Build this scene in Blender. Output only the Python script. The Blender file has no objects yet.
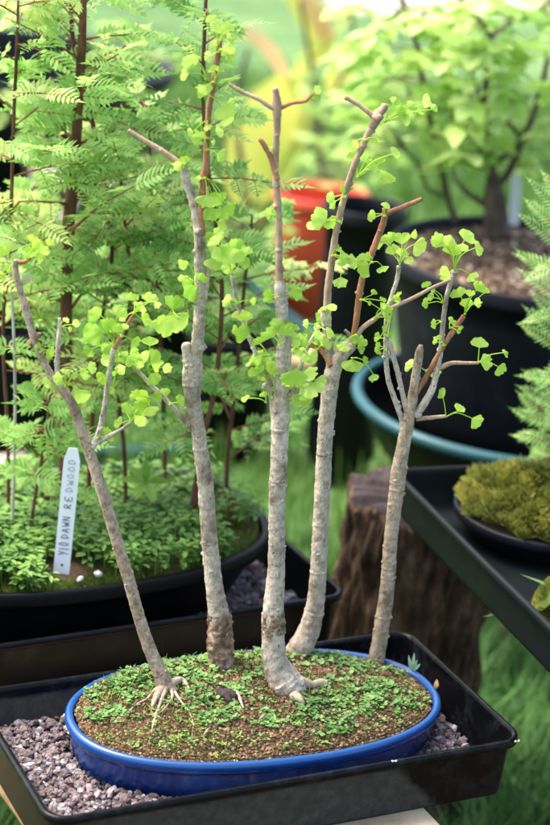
import bpy, math, random
import numpy as np
from mathutils import Vector, noise, Matrix
PI = math.pi
random.seed(7)
S = bpy.context.scene
COL = S.collection

# ------------------------------------------------------------------ camera model (fitted to the tray's edges)
F = 1866.0
def nrm(v):
    v = np.array(v, float); return v/np.linalg.norm(v)
_e2 = nrm([-700-275, 412.5+367, -F]); _e1 = nrm([3800-275, 412.5-50, -F])
_e1 = nrm(_e1-_e2*np.dot(_e1, _e2)); _e3 = np.cross(_e1, _e2)
R = np.array([_e1, _e2, _e3])
CAM = np.array([-1.15914551, -1.52858023, 1.06985737])
def ray(x, y): return R@nrm([x-275, 412.5-y, -F])
def hit(x, y, z):                       # where the sight line meets the level plane z
    d = ray(x, y); return Vector(CAM+d*(z-CAM[2])/d[2])
FWD = Vector((-R[0][2], -R[1][2], 0)).normalized()      # level direction away from the viewer
RGT = Vector((R[0][0], R[1][0], 0)).normalized()
CV = Vector(CAM)
def up(x, y, base, off=0.0):            # point on the upright plane through base (+off metres further away)
    d = Vector(ray(x, y)); b = base+FWD*off
    t = (b-CV).dot(FWD)/d.dot(FWD); return CV+d*t
def depth(p): return (Vector(p)-CV).length
def m(px, p): return px*depth(p)/F      # pixels to metres at p

# ------------------------------------------------------------------ materials
MATS = {}
def new_mat(name):
    mt = bpy.data.materials.new(name); mt.use_nodes = True
    nt = mt.node_tree; b = nt.nodes['Principled BSDF']; MATS[name] = mt
    return mt, nt, b
def N(nt, t, **kw):
    n = nt.nodes.new(t)
    for k, v in kw.items(): setattr(n, k, v)
    return n
def ramp(nt, fac, stops, interp='LINEAR'):
    r = N(nt, 'ShaderNodeValToRGB'); r.color_ramp.interpolation = interp
    e = r.color_ramp.elements
    while len(e) < len(stops): e.new(0.5)
    for el, (p, c) in zip(e, stops): el.position = p; el.color = (*c, 1)
    nt.links.new(fac, r.inputs[0]); return r.outputs[0]
def noise_tex(nt, scale, detail=4, rough=.6, obj=True):
    tc = N(nt, 'ShaderNodeTexCoord'); n = N(nt, 'ShaderNodeTexNoise')
    n.inputs['Scale'].default_value = scale; n.inputs['Detail'].default_value = detail; n.inputs['Roughness'].default_value = rough
    nt.links.new(tc.outputs['Object'], n.inputs['Vector']); return n.outputs['Fac'], tc
def bump(nt, b, fac, strength, dist):
    bp = N(nt, 'ShaderNodeBump'); bp.inputs['Strength'].default_value = strength; bp.inputs['Distance'].default_value = dist
    nt.links.new(fac, bp.inputs['Height']); nt.links.new(bp.outputs[0], b.inputs['Normal'])
def island_mat(name, stops, rough=.85, spec=.3, noise_scale=None, bmp=0):
    mt, nt, b = new_mat(name); g = N(nt, 'ShaderNodeNewGeometry')
    fac = g.outputs['Random Per Island']
    c = ramp(nt, fac, stops)
    if noise_scale:
        n, _ = noise_tex(nt, noise_scale)
        mx = N(nt, 'ShaderNodeMix', data_type='RGBA', blend_type='MULTIPLY'); mx.inputs[0].default_value = 1
        c2 = ramp(nt, n, [(.3, (.6, .6, .6)), (.7, (1.25, 1.25, 1.25))])
        nt.links.new(c, mx.inputs[6]); nt.links.new(c2, mx.inputs[7]); c = mx.outputs[2]
        if bmp: bump(nt, b, n, bmp, .002)
    nt.links.new(c, b.inputs['Base Color']); b.inputs['Roughness'].default_value = rough; b.inputs['Specular IOR Level'].default_value = spec
    return mt
def leaf_mat(name, ca, cb, scale=6, trans=.45, rough=.5, veins=False, spec=.25):
    mt, nt, b = new_mat(name)
    n, tc = noise_tex(nt, scale, 2)
    g = N(nt, 'ShaderNodeNewGeometry')
    ad = N(nt, 'ShaderNodeMath', operation='MULTIPLY_ADD'); nt.links.new(g.outputs['Random Per Island'], ad.inputs[0]); ad.inputs[1].default_value = .35; nt.links.new(n, ad.inputs[2])
    c = ramp(nt, ad.outputs[0], [(.42, ca), (.92, cb)])
    nt.links.new(c, b.inputs['Base Color']); b.inputs['Roughness'].default_value = rough; b.inputs['Specular IOR Level'].default_value = spec
    tr = N(nt, 'ShaderNodeBsdfTranslucent'); nt.links.new(c, tr.inputs['Color'])
    mx = N(nt, 'ShaderNodeMixShader'); mx.inputs[0].default_value = trans
    nt.links.new(b.outputs[0], mx.inputs[1]); nt.links.new(tr.outputs[0], mx.inputs[2])
    nt.links.new(mx.outputs[0], nt.nodes['Material Output'].inputs['Surface'])
    if veins:
        v, _ = noise_tex(nt, 260, 2); bump(nt, b, v, .35, .001)
    return mt
def bark_mat(name, c1, c2, c3, scale=60, bs=.5, stretch=.35, bd=.003):
    mt, nt, b = new_mat(name)
    tc = N(nt, 'ShaderNodeTexCoord'); mp = N(nt, 'ShaderNodeMapping'); mp.inputs['Scale'].default_value = (1, 1, stretch)
    nt.links.new(tc.outputs['Object'], mp.inputs[0])
    n = N(nt, 'ShaderNodeTexNoise'); n.inputs['Scale'].default_value = scale; n.inputs['Detail'].default_value = 8; n.inputs['Roughness'].default_value = .7
    nt.links.new(mp.outputs[0], n.inputs['Vector'])
    n2 = N(nt, 'ShaderNodeTexNoise'); n2.inputs['Scale'].default_value = scale*.22; n2.inputs['Detail'].default_value = 3
    nt.links.new(tc.outputs['Object'], n2.inputs['Vector'])
    c = ramp(nt, n.outputs['Fac'], [(.3, c1), (.5, c2), (.72, c3)])
    d = ramp(nt, n2.outputs['Fac'], [(.35, (.72, .70, .68)), (.65, (1.15, 1.12, 1.08))])
    mx = N(nt, 'ShaderNodeMix', data_type='RGBA', blend_type='MULTIPLY'); mx.inputs[0].default_value = 1
    nt.links.new(c, mx.inputs[6]); nt.links.new(d, mx.inputs[7]); nt.links.new(mx.outputs[2], b.inputs['Base Color'])
    b.inputs['Roughness'].default_value = .85; b.inputs['Specular IOR Level'].default_value = .2
    bump(nt, b, n.outputs['Fac'], bs, bd); return mt
def plastic(name, col, rough=.35, dust=(.10, .11, .12), amt=.5, scale=14, spec=.35):
    mt, nt, b = new_mat(name)
    n, tc = noise_tex(nt, scale, 8, .7)
    c = ramp(nt, n, [(.58, col), (.85, tuple(a+(d-a)*amt for a, d in zip(col, dust)))])
    r = ramp(nt, n, [(.35, (rough,)*3), (.7, (min(1, rough+.3),)*3)])
    nt.links.new(c, b.inputs['Base Color']); nt.links.new(r, b.inputs['Roughness']); b.inputs['Specular IOR Level'].default_value = spec
    n3, _ = noise_tex(nt, 180, 3); bump(nt, b, n3, .06, .001)
    return mt

def gbark_mat(name, c1, c2, c3):
    """smooth young bark: horizontal wrinkles, dark lenticels, lichen-pale patches"""
    mt, nt, b = new_mat(name)
    tc = N(nt, 'ShaderNodeTexCoord')
    def tex(scale, det, st, rough=.6):
        mp = N(nt, 'ShaderNodeMapping'); mp.inputs['Scale'].default_value = st; nt.links.new(tc.outputs['Object'], mp.inputs[0])
        n = N(nt, 'ShaderNodeTexNoise'); n.inputs['Scale'].default_value = scale; n.inputs['Detail'].default_value = det; n.inputs['Roughness'].default_value = rough
        nt.links.new(mp.outputs[0], n.inputs['Vector']); return n.outputs['Fac']
    wr = tex(95, 8, (1, 1, .9), .7); fi = tex(420, 4, (1, 1, .5)); la = tex(26, 4, (1, 1, .6)); sp = tex(230, 2, (1, 1, .8))
    c = ramp(nt, wr, [(.30, c1), (.47, c2), (.70, c3)])
    def mul(a, fac, st):
        d = ramp(nt, fac, st); mx = N(nt, 'ShaderNodeMix', data_type='RGBA', blend_type='MULTIPLY'); mx.inputs[0].default_value = 1
        nt.links.new(a, mx.inputs[6]); nt.links.new(d, mx.inputs[7]); return mx.outputs[2]
    c = mul(c, la, [(.30, (.50, .45, .40)), (.48, (.95, .93, .90)), (.70, (1.25, 1.22, 1.18))])
    c = mul(c, sp, [(.27, (.28, .22, .18)), (.36, (1, 1, 1))])
    c = mul(c, fi, [(.30, (.72, .70, .68)), (.62, (1.12, 1.12, 1.12))])
    nt.links.new(c, b.inputs['Base Color']); b.inputs['Roughness'].default_value = .85; b.inputs['Specular IOR Level'].default_value = .2
    ad = N(nt, 'ShaderNodeMath', operation='MULTIPLY_ADD'); nt.links.new(fi, ad.inputs[0]); ad.inputs[1].default_value = .5; nt.links.new(wr, ad.inputs[2])
    bump(nt, b, ad.outputs[0], .8, .0022); return mt

M = {}
M['blue'] = None
def glaze():
    mt, nt, b = new_mat('cobalt glaze'); n, tc = noise_tex(nt, 22, 6, .6)
    c = ramp(nt, n, [(.3, (.001, .016, .095)), (.5, (.002, .030, .15)), (.62, (.004, .045, .20)), (.8, (.010, .075, .27))])
    sep = N(nt, 'ShaderNodeSeparateXYZ'); nt.links.new(tc.outputs['Object'], sep.inputs[0])
    # rim highlight put into the colour: paler blue towards the lip
    zr = ramp(nt, sep.outputs['Z'], [(0, (0, 0, 0)), (1, (1, 1, 1))])
    mr = N(nt, 'ShaderNodeMapRange'); mr.inputs['From Min'].default_value = -.007; mr.inputs['From Max'].default_value = .002
    nt.links.new(sep.outputs['Z'], mr.inputs[0])
    mx = N(nt, 'ShaderNodeMix', data_type='RGBA'); nt.links.new(mr.outputs[0], mx.inputs[0]); nt.links.new(c, mx.inputs[6]); mx.inputs[7].default_value = (.006, .058, .20, 1)
    # limescale speckle
    n4, _ = noise_tex(nt, 420, 3, .6); sp = ramp(nt, n4, [(.66, (0, 0, 0)), (.74, (1, 1, 1))])
    n5, _ = noise_tex(nt, 9, 3); sp2 = ramp(nt, n5, [(.45, (0, 0, 0)), (.7, (.45, .45, .45))])
    ml = N(nt, 'ShaderNodeMath', operation='MULTIPLY'); nt.links.new(sp, ml.inputs[0]); nt.links.new(sp2, ml.inputs[1])
    mx2 = N(nt, 'ShaderNodeMix', data_type='RGBA'); nt.links.new(ml.outputs[0], mx2.inputs[0]); nt.links.new(mx.outputs[2], mx2.inputs[6]); mx2.inputs[7].default_value = (.35, .42, .5, 1)
    nt.links.new(mx2.outputs[2], b.inputs['Base Color'])
    b.inputs['Roughness'].default_value = .27; b.inputs['Specular IOR Level'].default_value = .5
    b.inputs['Coat Weight'].default_value = .15; b.inputs['Coat Roughness'].default_value = .12
    n6, _ = noise_tex(nt, 35, 2); bump(nt, b, n6, .03, .001)
    return mt
M['blue'] = glaze()
M['black'] = plastic('black tray plastic', (.0022, .0025, .003), .26, (.03, .034, .038), .4, 30, .16)
M['potblack'] = plastic('black pot plastic', (.002, .0023, .0028), .34, (.04, .044, .05), .4, 16, .16)
M['greentray'] = plastic('dusty dark tray plastic', (.006, .009, .009), .34, (.03, .04, .033), .5, 10, .15)
M['blueblack'] = plastic('slate pot plastic', (.0035, .005, .008), .42, (.04, .05, .06), .4, 12, .2)
M['teal'] = plastic('teal rubber', (.007, .062, .075), .4, (.05, .14, .15), .5, 12)
M['red'] = plastic('red orange plastic', (.60, .075, .035), .4, (.7, .25, .16), .5, 6)
M['label'] = plastic('white label plastic', (.74, .78, .80), .4, (.55, .58, .55), .5, 60)
M['ink'] = plastic('blue black ink', (.01, .02, .07), .6, (.03, .05, .15), .5, 60)
M['fadedink'] = plastic('faded ink', (.25, .30, .36), .6, (.45, .5, .52), .6, 300)

def tray_patch():
    mt, nt, b = new_mat('black tray with pale patch'); n, tc = noise_tex(nt, 30, 8, .7)
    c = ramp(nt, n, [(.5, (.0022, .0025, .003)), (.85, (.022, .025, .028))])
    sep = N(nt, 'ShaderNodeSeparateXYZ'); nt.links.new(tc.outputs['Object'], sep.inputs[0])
    # paler grey area on the outer front face, with a ragged outline
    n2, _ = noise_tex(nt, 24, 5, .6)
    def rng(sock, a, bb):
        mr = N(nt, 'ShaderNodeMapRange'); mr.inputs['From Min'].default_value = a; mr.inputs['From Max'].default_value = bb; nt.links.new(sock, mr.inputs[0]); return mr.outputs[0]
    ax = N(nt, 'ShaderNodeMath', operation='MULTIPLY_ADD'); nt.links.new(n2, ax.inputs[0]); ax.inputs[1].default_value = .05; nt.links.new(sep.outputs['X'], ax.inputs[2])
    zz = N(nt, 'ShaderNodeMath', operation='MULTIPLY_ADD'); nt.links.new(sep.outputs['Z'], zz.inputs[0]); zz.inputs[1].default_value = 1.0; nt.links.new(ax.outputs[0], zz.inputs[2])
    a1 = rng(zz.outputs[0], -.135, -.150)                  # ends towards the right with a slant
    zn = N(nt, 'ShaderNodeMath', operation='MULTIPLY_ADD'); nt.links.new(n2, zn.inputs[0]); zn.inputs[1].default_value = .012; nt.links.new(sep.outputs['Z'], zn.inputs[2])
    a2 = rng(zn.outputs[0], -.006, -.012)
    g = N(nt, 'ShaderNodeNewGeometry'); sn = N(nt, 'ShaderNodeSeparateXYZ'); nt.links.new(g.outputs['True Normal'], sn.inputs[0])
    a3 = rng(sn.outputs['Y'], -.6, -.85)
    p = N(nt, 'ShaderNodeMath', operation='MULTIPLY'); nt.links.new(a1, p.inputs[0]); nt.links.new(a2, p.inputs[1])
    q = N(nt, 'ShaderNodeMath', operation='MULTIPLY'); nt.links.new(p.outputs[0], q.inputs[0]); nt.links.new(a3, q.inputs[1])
    n3, _ = noise_tex(nt, 90, 5, .7); patch = ramp(nt, n3, [(.25, (.024, .023, .021)), (.6, (.05, .048, .043)), (.8, (.08, .077, .068))])
    mx = N(nt, 'ShaderNodeMix', data_type='RGBA'); nt.links.new(q.outputs[0], mx.inputs[0]); nt.links.new(c, mx.inputs[6]); nt.links.new(patch, mx.inputs[7])
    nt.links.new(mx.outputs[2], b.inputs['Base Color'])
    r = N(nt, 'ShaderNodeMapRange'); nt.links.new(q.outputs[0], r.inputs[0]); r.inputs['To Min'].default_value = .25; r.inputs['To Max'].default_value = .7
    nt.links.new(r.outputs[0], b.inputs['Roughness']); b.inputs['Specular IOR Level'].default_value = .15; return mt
M['traypatch'] = tray_patch()

M['soilbase'] = island_mat('dark soil', [(0, (.055, .035, .020)), (1, (.10, .065, .036))], noise_scale=160)
M['grain'] = island_mat('clay granules', [(0, (.04, .024, .014)), (.3, (.095, .055, .030)), (.6, (.15, .088, .046)), (.85, (.20, .125, .065)), (1, (.30, .22, .14))], .95, .15)
M['gravel'] = island_mat('pink grey gravel', [(0, (.06, .045, .045)), (.3, (.12, .088, .085)), (.55, (.17, .12, .112)), (.8, (.19, .165, .175)), (.94, (.28, .25, .265)), (1, (.44, .41, .42))], .75, .35, 120, .3)
M['barkchip'] = island_mat('mixed grit', [(0, (.015, .010, .008)), (.4, (.05, .032, .020)), (.65, (.12, .070, .038)), (.85, (.22, .15, .09)), (1, (.45, .38, .30))], .8, .3)
M['moss'] = leaf_mat('moss green', (.06, .11, .015), (.24, .30, .05), 24, .2, .8)
M['mossy'] = leaf_mat('olive yellow moss', (.09, .14, .02), (.44, .41, .08), 30, .25, .8)
M['weed'] = leaf_mat('creeping weed green', (.05, .15, .03), (.28, .46, .14), 30, .35, .5)
M['weedlight'] = leaf_mat('young weed green', (.14, .30, .04), (.38, .56, .12), 20, .4, .5)
M['cover'] = leaf_mat('planter ground cover', (.05, .15, .025), (.24, .42, .09), 14, .35, .5)
M['paleweed'] = leaf_mat('silvery weed leaf', (.22, .38, .22), (.40, .55, .36), 20, .3, .5)
M['ginkgo'] = leaf_mat('ginkgo leaf', (.28, .54, .04), (.60, .80, .18), 9, .6, .5, True)
M['ginkgoyoung'] = leaf_mat('young ginkgo leaf', (.42, .66, .06), (.68, .84, .20), 14, .6, .5, True)
M['rw1'] = leaf_mat('redwood needles mid', (.19, .44, .07), (.58, .79, .27), 7, .55, .5)
M['rw2'] = leaf_mat('redwood needles yellow', (.44, .62, .14), (.80, .86, .38), 6, .55, .5)
M['rw3'] = leaf_mat('redwood needles deep', (.10, .27, .05), (.36, .58, .15), 7, .5, .5)
M['conifer'] = leaf_mat('fresh conifer needles', (.26, .52, .11), (.54, .78, .28), 8, .5, .45)
M['broad'] = leaf_mat('pale broad leaf', (.36, .58, .10), (.72, .84, .36), 4, .55, .45)
M['broad2'] = leaf_mat('mid broad leaf', (.20, .42, .06), (.50, .70, .20), 4, .55, .45)
M['yellowleaf'] = leaf_mat('yellowing leaf', (.50, .62, .10), (.85, .74, .16), 5, .45, .5)
M['orangeleaf'] = leaf_mat('orange leaf', (.75, .56, .25), (.80, .48, .22), 6, .45, .5)
M['grass'] = leaf_mat('lawn grass', (.035, .10, .016), (.14, .27, .05), 1.4, .5, .6)
M['darkgrass'] = leaf_mat('shade weeds', (.025, .09, .018), (.13, .28, .07), 6, .35, .6)  # darker green carries the shade near the bench in its colour
M['gbark'] = gbark_mat('ginkgo bark', (.17, .13, .095), (.39, .335, .27), (.57, .515, .445))
M['gbark2'] = gbark_mat('ginkgo tan bark', (.15, .10, .065), (.36, .28, .205), (.54, .46, .37))
M['gbark3'] = gbark_mat('ginkgo pale grey bark', (.18, .14, .105), (.42, .365, .295), (.61, .55, .47))
M['gtwig'] = gbark_mat('ginkgo pale twig', (.20, .16, .13), (.44, .38, .32), (.60, .55, .49))
M['redtwig'] = bark_mat('ginkgo brown shoot', (.20, .08, .045), (.32, .15, .08), (.42, .25, .15), 160, .3)
M['tantwig'] = bark_mat('ginkgo tan shoot', (.26, .17, .11), (.38, .27, .19), (.48, .36, .26), 160, .3)
M['flakebark'] = gbark_mat('flaking brown bark', (.05, .03, .02), (.20, .13, .085), (.42, .34, .26))
M['root'] = bark_mat('bare root', (.16, .11, .07), (.38, .31, .23), (.56, .49, .40), 140, .6)
M['rbark'] = bark_mat('redwood stem', (.07, .032, .022), (.13, .060, .040), (.20, .10, .065), 90, .5)
M['rtwig'] = bark_mat('redwood twig', (.16, .05, .03), (.26, .10, .06), (.34, .16, .10), 90, .3)
M['darkbark'] = bark_mat('shrub bark', (.035, .028, .02), (.09, .07, .05), (.17, .13, .10), 60, .8)
M['palewood'] = bark_mat('weathered grey branch', (.30, .28, .25), (.45, .42, .38), (.58, .55, .51), 40, .4)
M['stump'] = bark_mat('log bark', (.010, .007, .005), (.085, .052, .032), (.25, .175, .115), 24, 1.0, .6, .02)
M['plank'] = bark_mat('bench timber', (.36, .29, .18), (.50, .42, .28), (.60, .53, .38), 26, .3, .3)
M['oldplank'] = bark_mat('orange brown timber', (.30, .17, .08), (.44, .28, .15), (.54, .38, .23), 20, .3)
M['stone'] = bark_mat('pale stone', (.30, .30, .30), (.46, .46, .45), (.60, .60, .58), 20, .4)
M['brick'] = bark_mat('pinkish pale slab', (.46, .38, .36), (.58, .50, .48), (.66, .60, .58), 12, .3)
M['deadwood'] = bark_mat('dark rotten wood', (.015, .010, .012), (.04, .03, .03), (.08, .06, .06), 120, .8)

def ground_mat():
    mt, nt, b = new_mat('lawn soil'); n, tc = noise_tex(nt, 1.3, 8, .65); n2, _ = noise_tex(nt, 30, 6, .7)
    c = ramp(nt, n, [(.35, (.04, .11, .02)), (.5, (.08, .18, .04)), (.62, (.14, .24, .07)), (.75, (.22, .19, .12))])
    d = ramp(nt, n2, [(.3, (.5, .5, .5)), (.7, (1.3, 1.3, 1.3))])
    mx = N(nt, 'ShaderNodeMix', data_type='RGBA', blend_type='MULTIPLY'); mx.inputs[0].default_value = 1
    nt.links.new(c, mx.inputs[6]); nt.links.new(d, mx.inputs[7]); nt.links.new(mx.outputs[2], b.inputs['Base Color'])
    b.inputs['Roughness'].default_value = .95; bump(nt, b, n2, .6, .03); return mt
M['ground'] = ground_mat()
def path_mat():
    mt, nt, b = new_mat('pinkish gravel path'); n, tc = noise_tex(nt, 5, 8, .7)
    c = ramp(nt, n, [(.35, (.30, .22, .205)), (.65, (.44, .35, .33))]); nt.links.new(c, b.inputs['Base Color']); b.inputs['Roughness'].default_value = .95; return mt
M['path'] = path_mat()

# ------------------------------------------------------------------ mesh builder and object bookkeeping
class MB:
    def __init__(s): s.v = []; s.f = []; s.mi = []; s.cur = 0
    def add(s, vs, fs):
        o = len(s.v); s.v += [tuple(v) for v in vs]; s.f += [tuple(i+o for i in f) for f in fs]; s.mi += [s.cur]*len(fs)
    def build(s, name, mat, parent=None, smooth=True, origin=None):
        me = bpy.data.meshes.new(name); org = Vector(origin) if origin is not None else Vector((0, 0, 0))
        if parent is not None and origin is None: org = PB.get(parent.name, Vector((0, 0, 0)))
        if org.length > 0: vs = [(a-org.x, b-org.y, c-org.z) for a, b, c in s.v]
        else: vs = s.v
        me.from_pydata(vs, [], s.f)
        for mt in (mat if isinstance(mat, (list, tuple)) else [mat]): me.materials.append(M[mt])
        if isinstance(mat, (list, tuple)): me.polygons.foreach_set('material_index', s.mi)
        me.polygons.foreach_set('use_smooth', [smooth]*len(s.f)); me.update()
        o = bpy.data.objects.new(name, me); COL.objects.link(o)
        if parent is not None:
            o.parent = parent; o.location = org-PB.get(parent.name, Vector((0, 0, 0)))
        else: o.location = org
        PB[o.name] = org
        return o
PB = {}
def tag(o, label=None, cat=None, group=None, kind=None):
    if label: o['label'] = label
    if cat: o['category'] = cat
    if group: o['group'] = group
    if kind: o['kind'] = kind
    return o
def empty(name, loc, label, cat, group=None):
    o = bpy.data.objects.new(name, None); COL.objects.link(o); o.location = loc; PB[o.name] = Vector(loc); o.empty_display_size = .02
    return tag(o, label, cat, group)

def spline(pts, step):
    """pts: list of (Vector, radius); Catmull-Rom resample"""
    P = [p for p, r in pts]; Rr = [r for p, r in pts]; out = []
    n = len(P)
    for i in range(n-1):
        p0 = P[max(i-1, 0)]; p1 = P[i]; p2 = P[i+1]; p3 = P[min(i+2, n-1)]
        k = max(1, int((p2-p1).length/step))
        for j in range(k):
            t = j/k; t2 = t*t; t3 = t2*t
            out.append((.5*((2*p1)+(p2-p0)*t+(2*p0-5*p1+4*p2-p3)*t2+(3*p1-p0-3*p2+p3)*t3), Rr[i]+(Rr[i+1]-Rr[i])*t))
    out.append((P[-1], Rr[-1])); return out
def tube(mb, pts, step=.01, seg=8, rough=0, nscale=60, cap=True, flat=1):
    sp = spline([(Vector(p), r) for p, r in pts], step)
    if len(sp) < 2: return
    T0 = (sp[1][0]-sp[0][0]).normalized()
    u = T0.orthogonal().normalized(); vs = []; n = len(sp)
    for i, (p, r) in enumerate(sp):
        T = (sp[min(i+1, n-1)][0]-sp[max(i-1, 0)][0]).normalized()
        u = (u-T*u.dot(T)).normalized(); w = T.cross(u)
        for k in range(seg):
            a = 2*PI*k/seg; d = u*math.cos(a)+w*math.sin(a)*flat; rr = r
            if rough:
                q = p+d*r; rr = r*(1+rough*(noise.noise(q*nscale)+.5*noise.noise(q*nscale*2.7)+.12*noise.noise(Vector((q.x, q.y, q.z*3))*nscale)))
            vs.append(p+d*rr)
    fs = [(i*seg+k, i*seg+(k+1) % seg, (i+1)*seg+(k+1) % seg, (i+1)*seg+k) for i in range(n-1) for k in range(seg)]
    if cap: fs += [tuple(range(seg))[::-1], tuple((n-1)*seg+k for k in range(seg))]
    mb.add(vs, fs)
ICO = None
def ico(sub):
    t = (1+5**.5)/2
    v = [Vector(a).normalized() for a in [(-1, t, 0), (1, t, 0), (-1, -t, 0), (1, -t, 0), (0, -1, t), (0, 1, t), (0, -1, -t), (0, 1, -t), (t, 0, -1), (t, 0, 1), (-t, 0, -1), (-t, 0, 1)]]
    f = [(0, 11, 5), (0, 5, 1), (0, 1, 7), (0, 7, 10), (0, 10, 11), (1, 5, 9), (5, 11, 4), (11, 10, 2), (10, 7, 6), (7, 1, 8), (3, 9, 4), (3, 4, 2), (3, 2, 6), (3, 6, 8), (3, 8, 9), (4, 9, 5), (2, 4, 11), (6, 2, 10), (8, 6, 7), (9, 8, 1)]
    for _ in range(sub):
        mid = {}; nf = []
        def g(a, b):
            k = (min(a, b), max(a, b))
            if k not in mid: mid[k] = len(v); v.append(((v[a]+v[b])/2).normalized())
            return mid[k]
        for a, b, c in f:
            x, y, z = g(a, b), g(b, c), g(c, a); nf += [(a, x, z), (b, y, x), (c, z, y), (x, y, z)]
        f = nf
    return v, f
ICO0 = ico(0); ICO1 = ico(1); ICO2 = ico(2); ICO3 = ico(3)
def rock(mb, c, size, ic=ICO1, jag=.25, flat=(1, 1, 1)):
    sx = size*random.uniform(.75, 1.25)*flat[0]; sy = size*random.uniform(.75, 1.25)*flat[1]; sz = size*random.uniform(.6, 1.0)*flat[2]
    rot = Matrix.Rotation(random.uniform(0, 6.28), 3, 'Z')@Matrix.Rotation(random.uniform(-.7, .7), 3, 'X')
    off = Vector((random.random()*50, random.random()*50, 0)); c = Vector(c)
    vs = []
    for v in ic[0]:
        k = 1+jag*noise.noise(v*1.6+off)*1.6+jag*.4*noise.noise(v*4+off)
        vs.append(c+rot@Vector((v.x*sx*k, v.y*sy*k, v.z*sz*k)))
    mb.add(vs, ic[1])
def ring(cx, cy, a, b, rot, n=96, p=2.0, z=0):
    out = []
    for i in range(n):
        t = 2*PI*i/n; c, s = math.cos(t), math.sin(t)
        x = a*math.copysign(abs(c)**(2/p), c); y = b*math.copysign(abs(s)**(2/p), s)
        out.append(Vector((cx+x*math.cos(rot)-y*math.sin(rot), cy+x*math.sin(rot)+y*math.cos(rot), z)))
    return out
def loft(mb, rings, close_first=False, close_last=False):
    n = len(rings[0]); vs = [p for r in rings for p in r]
    fs = [(j*n+i, j*n+(i+1) % n, (j+1)*n+(i+1) % n, (j+1)*n+i) for j in range(len(rings)-1) for i in range(n)]
    if close_first: fs.append(tuple(range(n))[::-1])
    if close_last: fs.append(tuple((len(rings)-1)*n+i for i in range(n)))
    mb.add(vs, fs)
def rrect(cx, cy, hx, hy, rad, rot, z, k=8, sub=10):
    pts = []
    for qi, (sx, sy) in enumerate([(1, 1), (-1, 1), (-1, -1), (1, -1)]):
        for j in range(k+1):
            a = qi*PI/2+j*PI/2/k; pts.append((sx*(hx-rad)+rad*math.cos(a), sy*(hy-rad)+rad*math.sin(a)))
        nx_, ny_ = [(-1, 1), (-1, -1), (1, -1), (1, 1)][qi]
        a = (qi+1)*PI/2; x1 = nx_*(hx-rad)+rad*math.cos(a); y1 = ny_*(hy-rad)+rad*math.sin(a); x0, y0 = pts[-1]
        for j in range(1, sub): pts.append((x0+(x1-x0)*j/sub, y0+(y1-y0)*j/sub))
    c, s = math.cos(rot), math.sin(rot)
    return [Vector((cx+x*c-y*s, cy+x*s+y*c, z+.0012*noise.noise(Vector((x*5, y*5, 1))))) for x, y in pts]
def inside(x, y, cx, cy, a, b, rot, p=2.0):
    dx, dy = x-cx, y-cy; u = dx*math.cos(rot)+dy*math.sin(rot); v = -dx*math.sin(rot)+dy*math.cos(rot)
    return (abs(u)/a)**p+(abs(v)/b)**p
def leaf_quad(mb, base, d, nrmv, L, W, curl=.15, notch=0):
    """simple pointed oval leaf, folded along the midrib"""
    d = d.normalized(); s = d.cross(nrmv).normalized(); n = s.cross(d).normalized()
    P = []
    for t, w in ((0, .08), (.25, .8), (.5, 1), (.78, .62), (1, .03)):
        c = base+d*(L*t)-n*(curl*L*t*t)
        P.append((c-s*(W*w*.5)+n*(W*.12*w), c-n*0, c+s*(W*w*.5)+n*(W*.12*w)))
    vs = [q for r in P for q in r]; fs = []
    for i in range(4):
        o = i*3; fs += [(o, o+1, o+4, o+3), (o+1, o+2, o+5, o+4)]
    mb.add(vs, fs)
def round_leaf(mb, c, nrmv, r, k=7):
    n = nrmv.normalized(); u = n.orthogonal().normalized(); w = n.cross(u); ph = random.uniform(0, 6)
    vs = [c-n*r*.15]+[c+(u*math.cos(ph+2*PI*i/k)+w*math.sin(ph+2*PI*i/k))*r*random.uniform(.85, 1.1) for i in range(k)]
    mb.add(vs, [(0, i+1, (i+1) % k+1) for i in range(k)])
def rv(): return Vector((random.gauss(0, 1), random.gauss(0, 1), random.gauss(0, 1))).normalized()

# ================================================================== SETTING
GZ = -.55
g = MB(); n = 60
gv = []
for j in range(n+1):
    for i in range(n+1):
        x = -40+80*i/n; y = -40+100*j/n
        gv.append((x, y, GZ))
g.add(gv, [(j*(n+1)+i, j*(n+1)+i+1, (j+1)*(n+1)+i+1, (j+1)*(n+1)+i) for j in range(n) for i in range(n)])
tag(g.build('ground', 'ground'), kind='structure')
pm = MB(); pc = hit(420, 6, GZ)
pv = []
for i in range(25):
    t = -.5+4.5*i/24; c = pc+RGT*t*1.2+FWD*(.25*t+.5)
    w = .85+.15*math.sin(i)
    pv += [c-FWD*w+Vector((0, 0, .006)), c+FWD*w*1.6+Vector((0, 0, .006))]
pm.add(pv, [(2*i, 2*i+2, 2*i+3, 2*i+1) for i in range(24)])
tag(pm.build('path', 'path'), kind='structure')

sm = MB(); vs = [Vector((.1, .1, GZ+.004))]  # dark sheet added for the shade around the bench, cuts green bounce
for i in range(72):
    t = 2*PI*i/72; k = 1+.18*noise.noise(Vector((math.cos(t)*2, math.sin(t)*2, 4))); vs.append(Vector((.0+1.5*k*math.cos(t), -.1+1.25*k*math.sin(t), GZ+.004)))
sm.add(vs, [(0, 1+i, 1+(i+1) % 72) for i in range(72)])
tag(sm.build('shade_sheet', 'soilbase'), kind='structure')
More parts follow.
